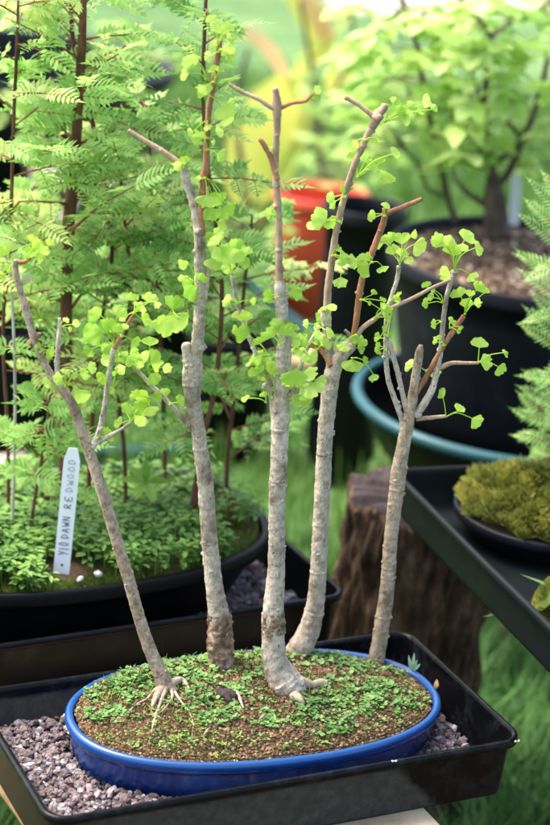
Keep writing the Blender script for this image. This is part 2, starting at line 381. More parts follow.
# lawn blades
gm = MB()
def blade(mb, p, h, w, lean=.5):
    a = random.uniform(0, 6.28); d = Vector((math.cos(a), math.sin(a), 0)); s = Vector((-d.y, d.x, 0))*w
    l = random.uniform(.1, lean); k1 = p+d*(h*l*.35)+Vector((0, 0, h*.6)); k2 = p+d*(h*l)+Vector((0, 0, h))
    mb.add([p-s, p+s, k1+s*.8, k1-s*.8, k2], [(0, 1, 2, 3), (3, 2, 4)])
for i in range(42000):
    fy = random.uniform(2.0, 9.0)**1.0; fx = random.uniform(-1, 1)*(.35*fy+.5)
    p = CV+FWD*fy+RGT*fx; p.z = GZ
    if noise.noise(p*1.1) < -.28: continue
    k = 1+fy*.12
    blade(gm, p, random.uniform(.04, .11)*k**.5, .0022*k)
tag(gm.build('grass', 'grass', smooth=False), 'green lawn grass growing on the ground around the benches and pots', 'grass', kind='stuff')

# ================================================================== BENCH BOARD under the trays
def box(mb, lo, hi, bev=.003, rot=0, c=None):
    x0, y0, z0 = lo; x1, y1, z1 = hi; cx, cy = (x0+x1)/2, (y0+y1)/2; hx, hy = (x1-x0)/2, (y1-y0)/2
    rr = []
    for z, ins in ((z0, bev), (z0+bev, 0), (z1-bev, 0), (z1, bev)):
        rr.append(rrect(cx, cy, hx-ins, hy-ins, bev*1.2, rot, z, 3, 8))
    loft(mb, rr, True, True)
bench = empty('bench', (-.3, .35, GZ), 'pale weathered timber bench carrying the black trays', 'bench')
for k, (y0, y1) in enumerate(((-.028, .095), (.110, .245), (.262, .395), (.412, .545), (.562, .70), (.717, .86))):
    b = MB(); box(b, (-.50+.012*((k*7) % 3), y0, -.103), (-.105+(.05 if k > 0 else 0)+.01*(k % 2), y1, -.079)); b.build('plank', 'plank', bench)
for x in (-.44, -.14):
    b = MB(); box(b, (x-.03, .0, -.143), (x+.03, .84, -.1035)); b.build('bearer', 'plank', bench)
    for y in (.05, .78):
        b = MB(); box(b, (x-.025, y-.025, GZ-.01), (x+.025, y+.025, -.1435)); b.build('leg', 'plank', bench)

# ================================================================== TRAYS
def tray(name, cx, cy, hx, hy, rot, ztop, h, mat, label, group, taper=.02, rad=.028, lip=.007):
    mb = MB()
    prof = [(-taper, -h), (-taper*.9, -h+.004), (-lip*1.3, -.012), (-lip*1.25, -.009), (-.0005, -.0095), (0, -.008), (.0003, -.004), (-.0008, -.001), (-.003, 0), (-lip*.6, -.0002), (-lip, -.001), (-lip*1.15, -.004), (-lip*1.35, -.011), (-taper*.98, -h+.0065), (-taper-.006, -h+.0035)]
    rings = [rrect(cx, cy, hx+i, hy+i, max(.006, rad+i), rot, ztop+z) for i, z in prof]
    loft(mb, rings, True, True)
    o = mb.build(name, mat, origin=(cx, cy, ztop) if mat != 'traypatch' else (0, 0, 0)); return tag(o, label, 'tray', group)
front_tray = tray('gravel_tray', -.276, .152, .290, .144, math.radians(-.8), 0, .078, 'traypatch', 'black plastic tray in front holding the blue oval pot on pink gravel', 'black plastic gravel trays', .014)
T2 = (-.320, .575)
back_tray = tray('gravel_tray', T2[0]+.004, T2[1], .303, .180, math.radians(1.0), 0, .078, 'black', 'black plastic tray behind the blue pot, under the big oval black planter', 'black plastic gravel trays', .014)
RT = hit(390, 468, .10); RB = hit(550, 628, .10)
ex = (RT-RB).normalized(); ang = math.atan2(ex.y, ex.x)-PI/2
rx = Vector((math.cos(ang), math.sin(ang), 0)); ry = Vector((-math.sin(ang), math.cos(ang), 0))
rc = RT+rx*.20-ry*.36
right_tray = tray('gravel_tray', rc.x, rc.y, .20, .36, ang, .10, .062, 'greentray', 'dusty dark green-black tray resting on the log, slanting out of the right side', 'black plastic gravel trays', .010, .022)

# ================================================================== BLUE POT
PX, PY, PA, PBb, PR = -.257, .168, .2265, .129, math.radians(-5)
pot = empty('bonsai_pot', (PX, PY, -.071), 'shallow oval cobalt blue glazed pot holding the five bare-stemmed ginkgos', 'pot')
mb = MB(); prof = [(-.056, -.0705), (-.048, -.0705), (-.038, -.069), (-.0245, -.063), (-.0150, -.052), (-.0088, -.038), (-.0058, -.024), (-.0048, -.0145), (-.0040, -.0118), (-.0020, -.0100), (-.0002, -.007), (.0002, -.003), (-.0005, .0008), (-.0026, .0034), (-.0058, .0038), (-.0085, .0022), (-.0105, -.002), (-.0115, -.008), (-.013, -.020), (-.03, -.036), (-.05, -.040)]
rings = [ring(PX, PY, PA+i, PBb+i, PR, 160, 2.25, z) for i, z in prof]
loft(mb, rings, True, True); mb.build('body', 'blue', pot, origin=(0, 0, 0))
def soil_h(x, y):
    q = inside(x, y, PX, PY, PA-.011, PBb-.011, PR, 2.25)
    v_ = (-(x-PX)*math.sin(PR)+(y-PY)*math.cos(PR))/PBb+(x-PX)/PA*-.25
    bk_ = max(0, min(1, (v_-.35)/.5)); return -.0022+.0068*bk_*bk_*(3-2*bk_)+.020*max(0, 1-q)**.75+.003*noise.noise(Vector((x*22, y*22, 3)))+.0015*noise.noise(Vector((x*70, y*70, 3)))
mb = MB(); NR, NA = 34, 120; vs = [Vector((PX, PY, soil_h(PX, PY)))]; fs = []
for j in range(1, NR+1):
    for p in ring(PX, PY, (PA-.0118)*j/NR, (PBb-.0118)*j/NR, PR, NA, 2.25): vs.append(Vector((p.x, p.y, soil_h(p.x, p.y))))
fs = [(0, 1+i, 1+(i+1) % NA) for i in range(NA)]+[(1+(j-1)*NA+i, 1+j*NA+i, 1+j*NA+(i+1) % NA, 1+(j-1)*NA+(i+1) % NA) for j in range(1, NR) for i in range(NA)]
mb.add(vs, fs)
mb.build('soil', 'soilbase', pot, origin=(0, 0, 0))
def hit_soil(x, y):
    z = .005
    for _ in range(6): p = hit(x, y, z); z = soil_h(p.x, p.y)
    p.z = z; return p
def green_amt(x, y):                    # where weeds and moss have taken hold
    return noise.noise(Vector((x*9+4.1, y*13+2, 0)))+.5*noise.noise(Vector((x*28, y*30, 5)))
mb = MB()
for i in range(15000):
    t = random.uniform(0, 2*PI); rr = math.sqrt(random.random())*.99
    x = PX+(PA-.0135)*rr*math.cos(t)*math.cos(PR)-(PBb-.0135)*rr*math.sin(t)*math.sin(PR); y = PY+(PA-.0135)*rr*math.cos(t)*math.sin(PR)+(PBb-.0135)*rr*math.sin(t)*math.cos(PR)
    s = random.choice((.0007, .0009, .0011, .0014, .0018, .0024))
    rock(mb, (x, y, soil_h(x, y)+s*.35), s, ICO0, .3)
for i in range(900):                    # grains right up to the lip
    t = random.uniform(0, 2*PI); p = ring(PX, PY, PA-.0125-random.random()*.01, PBb-.0125-random.random()*.01, PR, 720, 2.25)[int(t/(2*PI)*720) % 720] if False else None
LIP = [ring(PX, PY, PA-.0128-k*.0035, PBb-.0128-k*.0035, PR, 900, 2.25) for k in range(4)]
for L_ in LIP:
    for p in L_:
        if random.random() < .55:
            s = random.choice((.0012, .0016, .002)); rock(mb, (p.x+random.uniform(-.001, .001), p.y+random.uniform(-.001, .001), soil_h(p.x, p.y)+s*.3), s, ICO0, .3)
mb.build('soil_granules', 'grain', pot, smooth=False, origin=(0, 0, 0))

# moss and weeds on the blue pot's soil
def in_pot(mn=0, q=.95):
    while True:
        x = random.uniform(PX-PA, PX+PA); y = random.uniform(PY-PBb, PY+PBb)
        if inside(x, y, PX, PY, PA-.014, PBb-.014, PR, 2.25) < q: return x, y
mb = MB()
for i in range(70000):
    x, y = in_pot(q=1.0)
    if green_amt(x, y)+.35*noise.noise(Vector((x*60, y*60, 9))) < -.16+random.uniform(-.3, .25): continue
    p = Vector((x, y, soil_h(x, y)+.0005)); h = random.uniform(.0014, .0034); d = (Vector((0, 0, 1))+rv()*.6).normalized(); s = d.orthogonal().normalized()*.0005
    mb.add([p-s, p+s, p+d*h], [(0, 1, 2)])
tag(mb.build('moss', 'moss', smooth=False), 'thin dark green moss spreading over the soil of the blue pot', 'moss', kind='stuff')
mb = MB()
def rosette(mb, c, k, sp, r, up_=.006):
    for _ in range(k):
        a = random.uniform(0, 6.28); d = random.random()**.6*sp
        p = c+Vector((math.cos(a)*d, math.sin(a)*d, random.uniform(.35, 1)*up_))
        rl = r*random.uniform(.55, 1.15); nv = (Vector((0, 0, 1))+rv()*.45)
        round_leaf(mb, p, nv, rl)
        s = Vector((.0003, 0, 0)); mb.add([c-s, c+s, p+s*.6, p-s*.6], [(0, 1, 2, 3)])
patches = [(150, 672, 26), (130, 690, 22), (205, 692, 24), (190, 676, 20), (235, 650, 18), (250, 640, 16), (262, 655, 10), (215, 720, 16), (240, 690, 14), (330, 700, 26), (345, 715, 26), (365, 690, 22), (352, 668, 20), (385, 690, 16), (330, 660, 18), (300, 715, 20), (270, 720, 14), (95, 712, 18), (330, 730, 14), (310, 650, 16), (395, 668, 12), (345, 648, 14), (405, 705, 12), (200, 705, 14), (120, 715, 10), (160, 665, 18), (210, 668, 18), (255, 672, 12), (375, 705, 18), (180, 660, 14), (120, 672, 16), (140, 662, 14), (160, 655, 14), (185, 650, 14), (200, 648, 12), (240, 643, 14), (262, 640, 12), (290, 642, 10), (315, 643, 12), (335, 643, 12), (355, 650, 12), (105, 685, 14), (90, 695, 10), (375, 655, 10)]
for (x, y, s) in patches:
    for _ in range(int(s*.95)):
        q = hit_soil(x+random.gauss(0, s*.62), y+random.gauss(0, s*.32))
        if inside(q.x, q.y, PX, PY, PA-.014, PBb-.014, PR, 2.25) > .97: continue
        q.z = soil_h(q.x, q.y); rosette(mb, q, random.randint(5, 11), random.uniform(.004, .010), random.choice((.0017, .0022, .0028, .0036)))
for _ in range(240):
    x, y = in_pot()
    rosette(mb, Vector((x, y, soil_h(x, y))), random.randint(3, 6), .005, random.choice((.0013, .0017, .0022)))
for x, y in ((62, 633), (257, 640), (245, 645)): pass
tag(mb.build('creeping_weed', 'weed', smooth=False), 'small round-leaved creeping weed in patches on the blue pot soil', 'weed', kind='stuff')
mb = MB()
for _ in range(650):
    x, y = in_pot(q=.9)
    if green_amt(x, y) < .0: continue
    p = Vector((x, y, soil_h(x, y))); blade(mb, p, random.uniform(.006, .014), .0004, .8)
tag(mb.build('fine_grass', 'weedlight', smooth=False), 'fine short grass blades sprouting between the weeds in the blue pot', 'grass', kind='stuff')

mb = MB()
for _ in range(260):
    x, y = in_pot(q=.96)
    if green_amt(x, y) < -.05 and random.random() < .7: continue
    c = Vector((x, y, soil_h(x, y))); k = random.randint(4, 7); L_ = random.uniform(.003, .0075)
    for i in range(k):
        a = 6.28*i/k+random.random(); leaf_quad(mb, c+Vector((0, 0, .001)), Vector((math.cos(a), math.sin(a), random.uniform(.2, 1.0))), Vector((0, 0, 1)), L_*random.uniform(.7, 1.2), L_*.35, .3)
tag(mb.build('pointed_weed', 'weedlight', smooth=False), 'tiny star-like weeds with pointed leaves among the creeping weed in the blue pot', 'weed', kind='stuff')
mb = MB()
for _ in range(420):
    x, y = in_pot(q=.99); c = Vector((x, y, soil_h(x, y)+.0008)); a = random.uniform(0, 6.28); L_ = random.uniform(.002, .011)
    d = Vector((math.cos(a), math.sin(a), random.uniform(-.1, .3)))*L_
    if random.random() < .6: tube(mb, [(c, random.uniform(.0002, .0006)), (c+d*.5+rv()*.0006, .0004), (c+d, .0002)], .05, 4)
    else: leaf_quad(mb, c, d, Vector((0, 0, 1))+rv()*.4, L_*.7, L_*.35, .4)
tag(mb.build('leaf_litter', 'flakebark', smooth=False), 'brown bits of twig and dead leaf strewn over the blue pot soil', 'leaf litter', kind='stuff')

# ================================================================== GRAVEL
mb = MB(); zb = -.062
def in_rrect(x, y, cx, cy, hx, hy): return abs(x-cx) < hx and abs(y-cy) < hy
for layer in range(3):
    for i in range(4600):
        x = random.uniform(-.545, -.018); y = random.uniform(.028, .275)
        if inside(x, y, PX, PY, PA-.03, PBb-.03, PR, 2.25) < 1: continue
        s = random.choice((.0022, .0026, .003, .0035, .0042, .005))*1.0
        z = zb+.008+layer*.006+.004*noise.noise(Vector((x*12, y*12, 0)))
        # banked up towards the left and front right corner
        z += .008*max(0, min(1, (x-(-.13))/.1))*0
        ins = inside(x, y, PX, PY, PA-.004, PBb-.004, PR, 2.25)
        if ins < 1 and z > -.050: continue
        rock(mb, (x, y, z), s, ICO1, .42)
tag(mb.build('gravel', 'gravel', smooth=False, origin=(-.28, .15, -.05)), 'pinkish grey crushed gravel lying in the front tray around the blue pot', 'gravel', kind='stuff')
mb = MB()
for i in range(1500):
    x = random.uniform(-.20, -.04); y = random.uniform(.42, .72)
    rock(mb, (x, y, -.056+random.random()*.010+.008*noise.noise(Vector((x*15, y*15, 0)))), random.choice((.004, .005, .006, .0075)), ICO1, .4)
tag(mb.build('gravel', 'gravel', smooth=False, origin=(-.1, .6, -.05)), 'dull grey-pink gravel in the shaded right end of the tray behind', 'gravel', kind='stuff')

# ================================================================== GINKGOS
def ginkgo_leaf(mb, node, cx, cy, w, base, off, opn=None):
    """petiole from node to a fan blade centred at pixel (cx,cy), w pixels across"""
    c = up(cx, cy, base, off); vd = (CV-c).normalized(); W = m(w, c)
    upv = Vector((0, 0, 1)); rt = RGT; uv = (upv-vd*upv.dot(vd)).normalized()
    if opn is None:
        dd = c-node; dd = (dd-vd*dd.dot(vd)); dd = dd.normalized() if dd.length > 1e-4 else uv
        a = math.atan2(dd.dot(uv), dd.dot(rt))+random.gauss(0, .35)
    else: a = math.radians(opn)+random.gauss(0, .08)
    d = rt*math.cos(a)+uv*math.sin(a)
    d = (d+vd*random.uniform(-.45, .45)).normalized()
    nv = (vd*random.uniform(.45, 1)+upv*random.uniform(.3, .9)+rv()*.45); nv = (nv-d*nv.dot(d)).normalized()
    s = d.cross(nv)
    Rd = W*.62; root = c-d*Rd*.55
    # petiole
    mid = (node+root)/2+upv*(root-node).length*.12-d*.1*(root-node).length
    mb.cur = 1; tube(mb, [(node, .0007), (mid, .00055), (root, .0005)], .004, 5, cap=False); mb.cur = 0
    span = math.radians(random.uniform(62, 84)); K = 30; rings_ = 6; ph = random.uniform(0, 50); notch = random.random() < .55
    cup = random.uniform(-.30, .30); droop = random.uniform(.0, .35); vs = [root]
    for j in range(1, rings_+1):
        rj = j/rings_
        for i in range(K+1):
            t = i/K*2-1; an = t*span
            e = 1-.06*abs(t)**3-.14*max(0, abs(t)-.86)/.14
            if j == rings_:
                e *= 1+.035*math.sin(t*9+ph)+.13*noise.noise(Vector((t*3.2, ph, 0)))+.09*noise.noise(Vector((t*9, ph, 3)))
                if notch: e *= 1-.22*math.exp(-(t/.07)**2)
            elif notch and j == rings_-1: e *= 1-.04*math.exp(-(t/.09)**2)
            rr = Rd*rj*e
            p = root+d*(math.cos(an)*rr)+s*(math.sin(an)*rr)+nv*(cup*rr*(abs(math.sin(an))**1.5)-droop*rr*rj+.05*rr*math.sin(t*9+ph)*rj+.040*rr*(1 if i % 2 else -1)*(1-.3*rj)+.10*rr*noise.noise(Vector((t*2.5, rj*2, ph))))
            vs.append(p)
    fs = [(0, 1+i, 2+i) for i in range(K)]
    for j in range(1, rings_):
        o = 1+(j-1)*(K+1); q = o+K+1
        fs += [(o+i, q+i, q+i+1, o+i+1) for i in range(K)]
    mb.add(vs, fs)
def burrs(mb, pts, n, r):
    sp = spline([(Vector(p), q) for p, q in pts], .004)
    for _ in range(n):
        p, q = random.choice(sp); d = rv(); d.z *= .3; d.normalize()
        rock(mb, p+d*q*.92, q*random.uniform(.12, .30)*r, ICO1, .35)
def ginkgo(base_px, z, label, trunk, twigs, clusters, seg=28):
    base = hit_soil(*base_px); base.z -= .001
    root = empty('ginkgo_tree', base, label, 'bonsai tree', 'ginkgo saplings planted together in the blue pot')
    T = [(up(x, y, base, o[0] if o else 0), m(w, base)/2*.90) for x, y, w, *o in trunk]
    mb = MB(); tube(mb, T, .0016, seg, .085, 120)
    burrs(mb, T, int(len(T)*2.2), 1.2)
    # leaf scars: slight collars round the stem
    sp = spline(T, .004)
    for _ in range(len(T)//3):
        i = random.randrange(2, len(sp)-2); p, q = sp[i]; t = (sp[i+1][0]-sp[i-1][0]).normalized()
        tube(mb, [(p-t*.0022, q*.97), (p-t*.0007, q*1.05), (p+t*.0009, q*1.05), (p+t*.0024, q*.97)], .0009, seg, .10, 200, cap=False)
    mb.build('trunk', {166: 'gbark2', 376: 'gbark2', 281: 'gbark3'}.get(base_px[0], 'gbark'), root)
    for pts in LOOSE.get(base_px, []):
        mb = MB(); q = [(up(x, y, base, 0), m(w, base)/2*.93) for x, y, w in pts]; tube(mb, q, .0015, 40, .22, 150, cap=False)
        lb2 = mb.build('loose_bark', 'flakebark', root); lb2['label'] = 'darker brown flaking bark low on the stem'
    for nm, mt, pts in twigs:
        mb = MB(); q = [(up(x, y, base, o[0] if o else 0), m(w, base)/2) for x, y, w, *o in pts]
        if nm == 'root':                # roots creep over the soil
            q = [(p_, r_*(1 if r_ > .004 else .72)) for p_, r_ in q]
            for i in range(1, len(pts)):
                g_ = hit_soil(pts[i][0], pts[i][1]); g_.z += q[i][1]*.5+(.003 if i == 1 else .0008); q[i] = (g_, q[i][1])
        tube(mb, q, .0022, 12, .16, 190)
        if nm != 'root': 
            spq = spline(q, .003)
            for _ in range(max(2, int(len(spq)*.12))):
                i = random.randrange(len(spq)); p, rr = spq[i]; rock(mb, p+rv()*rr*.5, rr*random.uniform(.8, 1.1), ICO1, .35)
        mb.build(nm, mt, root)
    for mt, nx, ny, off, leaves in clusters+EXTRA.get(base_px, []):
        nd = up(nx, ny, base, off); mb = MB()
        mb.cur = 1; rock(mb, nd, .0018, ICO1, .2); mb.cur = 0
        for l in leaves:
            ginkgo_leaf(mb, nd, l[0], l[1], l[2], base, off+random.uniform(-.012, .012), l[3] if len(l) > 3 else None)
        mb.build('leaf_cluster', [mt, 'ginkgoyoung'], root)
    return root
G, Y = 'ginkgo', 'ginkgoyoung'
LOOSE = {(221, 664): [[(219, 612, 23.5), (220, 625, 26), (220, 642, 27.5), (221, 660, 28)]], (281, 688): [[(273.6, 611, 22), (273.2, 620, 25), (273.5, 632, 25.3)]]}
def small(nx, ny, n, sp_=15, off=-.005, w=14):
    out = []
    for i in range(n):
        a = random.uniform(-.5, 3.6); d = sp_*random.uniform(.6, 1.1); out.append((nx+d*math.cos(a), ny-d*math.sin(a), w*random.uniform(.65, 1.2)))
    return (random.choice((G, Y)), nx, ny, off, out)
EXTRA = {}
_st = random.getstate(); random.seed(41)
EXTRA[(166, 690)] = [small(131, 421, 4), small(122, 336, 4), small(40, 352, 3, 12), small(97, 438, 2, 12), small(134, 313, 4)]
EXTRA[(221, 664)] = [small(207, 150, 3), small(214, 82, 3), small(170, 404, 3), small(132, 366, 5), small(184, 168, 3, 13), small(120, 355, 4), small(218, 52, 3)]
EXTRA[(281, 688)] = [small(284, 335, 4), small(246, 330, 4), small(238, 303, 3), small(272, 398, 4), small(268, 378, 4), small(298, 388, 5), small(282, 297, 4), small(278, 218, 3, 12, w=11), small(270, 372, 4)]
EXTRA[(300, 652)] = [small(327, 322, 4), small(332, 256, 3), small(345, 197, 3), small(365, 140, 3, w=12), small(318, 349, 5), small(306, 346, 4), small(318, 329, 3), small(375, 319, 3, w=11), small(385, 216, 3, w=11), small(352, 348, 3)]
EXTRA[(376, 662)] = [small(391, 300, 3, 10, w=9), small(386, 350, 2, 10, w=9), small(444, 345, 3, 11, w=10), small(441, 322, 2, 10, w=9)]
random.setstate(_st)
SZ = 0.002
# A: far-left leaning stem
ginkgo((166, 690), SZ, 'leftmost ginkgo, thin stem leaning far left over exposed roots', 
 [(170, 694, 21), (165, 685, 19), (160, 672, 17), (150, 650, 14.5), (140, 620, 13), (128, 578, 13), (118, 545, 13), (105, 500, 12.5), (92, 460, 12), (80, 425, 11), (70, 400, 10), (58, 385, 8), (48, 370, 7.5), (38, 350, 7.5), (30, 325, 8), (25, 307, 8), (20, 290, 6.5), (16, 275, 6.5), (15, 260, 5)],
 [('root', 'root', [(164, 683, 8, 0), (156, 692, 5), (147, 700, 3.6), (139, 704, 3), (130, 711, 2)]),
  ('root', 'root', [(167, 685, 8, 0), (163, 699, 5), (158, 710, 3.6), (154, 722, 3), (151, 735, 2)]),
  ('root', 'root', [(170, 687, 6, 0), (172, 700, 3.6), (165, 709, 2.6), (157, 716, 2)]),
  ('root', 'root', [(170, 684, 9, 0), (181, 684, 7), (188, 689, 4), (192, 697, 2)]),
  ('root', 'root', [(172, 688, 6, 0), (180, 703, 3), (188, 712, 2.4), (193, 724, 2), (191, 742, 1.4)]),
  ('root', 'root', [(165, 686, 11, 0), (157, 698, 7), (152, 708, 4)]),
  ('branch', 'gtwig', [(92, 447, 7), (97, 438, 5.5), (104, 410, 5), (108, 380, 4.5), (113, 352, 5), (115, 347, 5)]),
  ('branch', 'redtwig', [(114, 348, 4), (122, 334, 3.6), (130, 320, 3), (135, 312, 2)]),
  ('branch', 'gtwig', [(94, 444, 5), (105, 438, 4), (120, 430, 3.4), (133, 421, 2.6)]),
  ('branch', 'gtwig', [(60, 386, 5), (57, 372, 4.5), (58, 345, 4.5), (60, 325, 4), (59, 318, 2.5)]),
  ('stub', 'redtwig', [(30, 345, 5), (35, 338, 6), (38, 334, 5)]),
  ('branch', 'redtwig', [(16, 262, 4), (24, 262, 4), (30, 259, 2.4)])],
 [(Y, 26, 260, 0, [(37, 244, 18), (45, 251, 16), (33, 238, 12), (50, 242, 12), (40, 256, 14), (30, 250, 12)]),
  (Y, 14, 262, 0, [(5, 250, 16), (7, 268, 12), (-4, 258, 14), (2, 276, 12)]),
  (Y, 60, 328, 0, [(66, 319, 9), (76, 323, 13), (70, 328, 8)]),
  (G, 66, 386, -.01, [(78, 397, 26, -70), (57, 378, 15, 200), (46, 383, 12, 200), (85, 374, 16), (66, 371, 11, 90), (92, 367, 15, 20)]),
  (G, 115, 346, .005, [(92, 333, 32, 200), (94, 313, 22, 170), (120, 312, 18, 60), (105, 347, 16), (88, 352, 14), (124, 354, 12), (107, 325, 24, 100)]),
  (Y, 115, 346, .0, [(118, 372, 14), (101, 378, 16), (110, 390, 12)]),
  (Y, 134, 312, 0, [(133, 296, 15, 110), (150, 297, 17, 70), (158, 303, 12, 0), (140, 306, 10, 180)])])
# B: second stem
ginkgo((221, 664), SZ, 'second ginkgo from the left, split bark base and a double leader reaching the frame top',
 [(221, 668, 27), (221, 660, 26), (220, 642, 25), (219, 615, 24), (216, 598, 20), (213, 575, 18.5), (210, 548, 17.5), (208, 520, 17), (205, 480, 17), (201, 452, 15.5), (198, 430, 15), (193, 402, 17), (191, 378, 18.5), (190, 364, 15), (188, 353, 12), (186.5, 346, 11), (186, 343, 7)],
 [('leader', 'gbark', [(194, 390, 14, .003), (195, 372, 14, .003), (196, 358, 13, .002), (197.5, 342, 12), (199, 320, 11), (200, 290, 10), (200, 260, 11), (199, 230, 10), (194, 205, 8), (188, 186, 7.5), (184, 172, 8), (183, 163, 7)]),
  ('branch', 'tantwig', [(183, 166, 6), (175, 160, 5.5), (160, 150, 5.5), (145, 141, 5), (136, 136, 5), (128, 130, 3.5)]),
  ('leader', 'redtwig', [(203, 235, 5, -.003), (201, 210, 6, -.004), (204, 180, 7), (206, 165, 6), (207, 140, 5.5), (209, 110, 5.5), (214, 80, 5.5), (219, 48, 5.5), (220, 40, 3)]),
  ('stub', 'gtwig', [(204, 300, 5), (207, 280, 4.5), (209, 268, 4)]),
  ('branch', 'gtwig', [(190, 426, 8), (184, 420, 5.5), (170, 404, 4.5), (150, 384, 4), (132, 365, 3.6), (120, 354, 2.6)]),
  ('root', 'root', [(220, 654, 6, -.014), (220, 662, 6, -.018), (221, 670, 5, -.02)])],
 [(G, 178, 318, -.012, [(171, 326, 38, -75), (173, 302, 24, 95), (160, 318, 14)]),
  (G, 193, 284, -.012, [(189, 289, 30, 215), (183, 262, 17, 170), (202, 276, 14, 40), (184, 276, 16)]),
  (G, 207, 246, -.004, [(216, 264, 22, -60), (212, 245, 16), (219, 232, 18), (210, 236, 14)]),
  (G, 148, 372, -.01, [(141, 357, 22, 160), (158, 361, 24, 30), (155, 378, 20, -40), (150, 341, 16, 90), (168, 368, 16)]),
  (Y, 148, 398, -.01, [(142, 401, 24, 180), (151, 411, 16), (140, 421, 18), (134, 394, 14), (158, 396, 12)]),
  (G, 206, 79, 0, [(190, 57, 22, 150), (184, 74, 17, 200), (194, 62, 10)]),
  (G, 210, 96, -.005, [(204, 90, 17, 130), (226, 112, 24, -40), (231, 104, 14, 0), (228, 122, 14)]),
  (G, 217, 50, 0, [(213, 45, 11, 180), (226, 50, 12, 0), (221, 28, 18, 95), (211, 18, 13, 120), (229, 26, 13, 50), (231, 38, 12)]),
  (G, 208, 120, 0, [(220, 131, 15, 0), (208, 128, 10), (196, 138, 16, 190), (190, 132, 10)]),
  (G, 205, 178, -.006, [(214, 200, 24, -60), (206, 202, 20, -90), (228, 212, 22, -40), (198, 178, 10), (224, 196, 14)]),
  (G, 200, 205, -.006, [(210, 215, 22, -70), (222, 225, 18), (196, 218, 12)])])
# C: centre stem
ginkgo((281, 688), SZ, 'middle ginkgo, thickest pale stem rising straight up from a swollen bare foot',
 [(299, 697, 22, -.012), (294, 692, 31, -.006), (287, 684, 35, -.002), (280, 673, 32), (275, 661, 27.5), (273.5, 650, 25.5), (273, 620, 24), (274, 600, 21.5), (276, 575, 19), (277, 540, 18), (277, 500, 18), (279, 460, 18), (280, 425, 19), (281, 400, 18), (283, 375, 17), (284, 350, 15), (284, 338, 13)],
 [('leader', 'gbark', [(284, 348, 14), (283, 325, 11.5), (281, 300, 12), (280, 288, 12), (279.5, 280, 8)]),
  ('leader', 'tantwig', [(279.5, 286, 8.5), (279, 262, 6.5), (279, 240, 6.5), (278, 205, 6.5), (276, 180, 6.5), (275, 168, 6)]),
  ('branch', 'redtwig', [(277, 180, 6, -.001), (273, 163, 6), (268, 152, 5), (262, 142, 4.5), (259, 139, 3)]),
  ('leader', 'tantwig', [(276, 172, 5, .002), (276, 150, 6), (277, 125, 6.5), (277, 112, 8.5), (277, 104, 9), (276, 95, 6.5), (275, 88, 6)]),
  ('branch', 'tantwig', [(276, 109, 5), (270, 107, 4.5), (262, 101, 4), (254, 97, 4), (240, 91, 3.6), (229, 84, 3)]),
  ('branch', 'redtwig', [(277, 110, 4.5), (283, 107, 4), (292, 103, 3.4), (305, 101, 3.2), (311, 96, 2.5), (314, 92, 2)]),
  ('branch', 'gbark', [(278, 438, 7, -.006), (274, 420, 6), (272, 400, 5.5), (269, 382, 5), (264, 370, 4.4), (256, 354, 4), (246, 330, 3.8), (237, 302, 3.8), (232, 276, 4)]),
  ('stub', 'gbark', [(275, 392, 7), (269, 388, 7), (265, 385, 6)]), ('stub', 'gbark', [(288, 398, 9), (295, 391, 8), (298, 388, 6)]),
  ('branch', 'redtwig', [(281, 296, 4), (272, 297, 4), (265, 297, 3)]),
  ('root', 'root', [(293, 684, 20, 0), (304, 688, 11), (313, 687, 8), (321, 685, 8.5), (327, 685, 7)]),
  ('root', 'root', [(290, 694, 14, -.004), (298, 702, 8), (304, 706, 4)])],
 [(G, 232, 276, .0, [(230, 254, 28, 90), (243, 258, 22, 40), (221, 250, 20, 120), (215, 240, 18, 130), (236, 244, 18, 70), (226, 268, 15, 200), (246, 250, 14)]),
  (G, 268, 355, -.008, [(255, 354, 26, 200), (264, 363, 18, -70), (244, 331, 21, 150), (258, 340, 14), (248, 362, 14)]),
  (G, 280, 345, -.012, [(269, 332, 22, 140), (285, 329, 22, 80), (276, 322, 14), (296, 340, 16)]),
  (G, 266, 402, 0, [(245, 397, 12, 160), (264, 394, 10), (266, 378, 10, 100)]),
  (G, 296, 372, -.014, [(295, 379, 28, -90), (311, 371, 24, 10), (315, 389, 26, -50), (301, 401, 20, -90), (320, 383, 18), (305, 358, 14, 60), (286, 382, 16), (308, 396, 16)]),
  (G, 305, 350, -.008, [(318, 334, 15, 60), (303, 343, 13, 100), (314, 357, 14), (297, 352, 12)]),
  (G, 313, 94, 0, [(318, 90, 13, 30), (316, 98, 9)]),
  (G, 276, 146, 0, [(278, 147, 9, 0), (270, 148, 7)])])
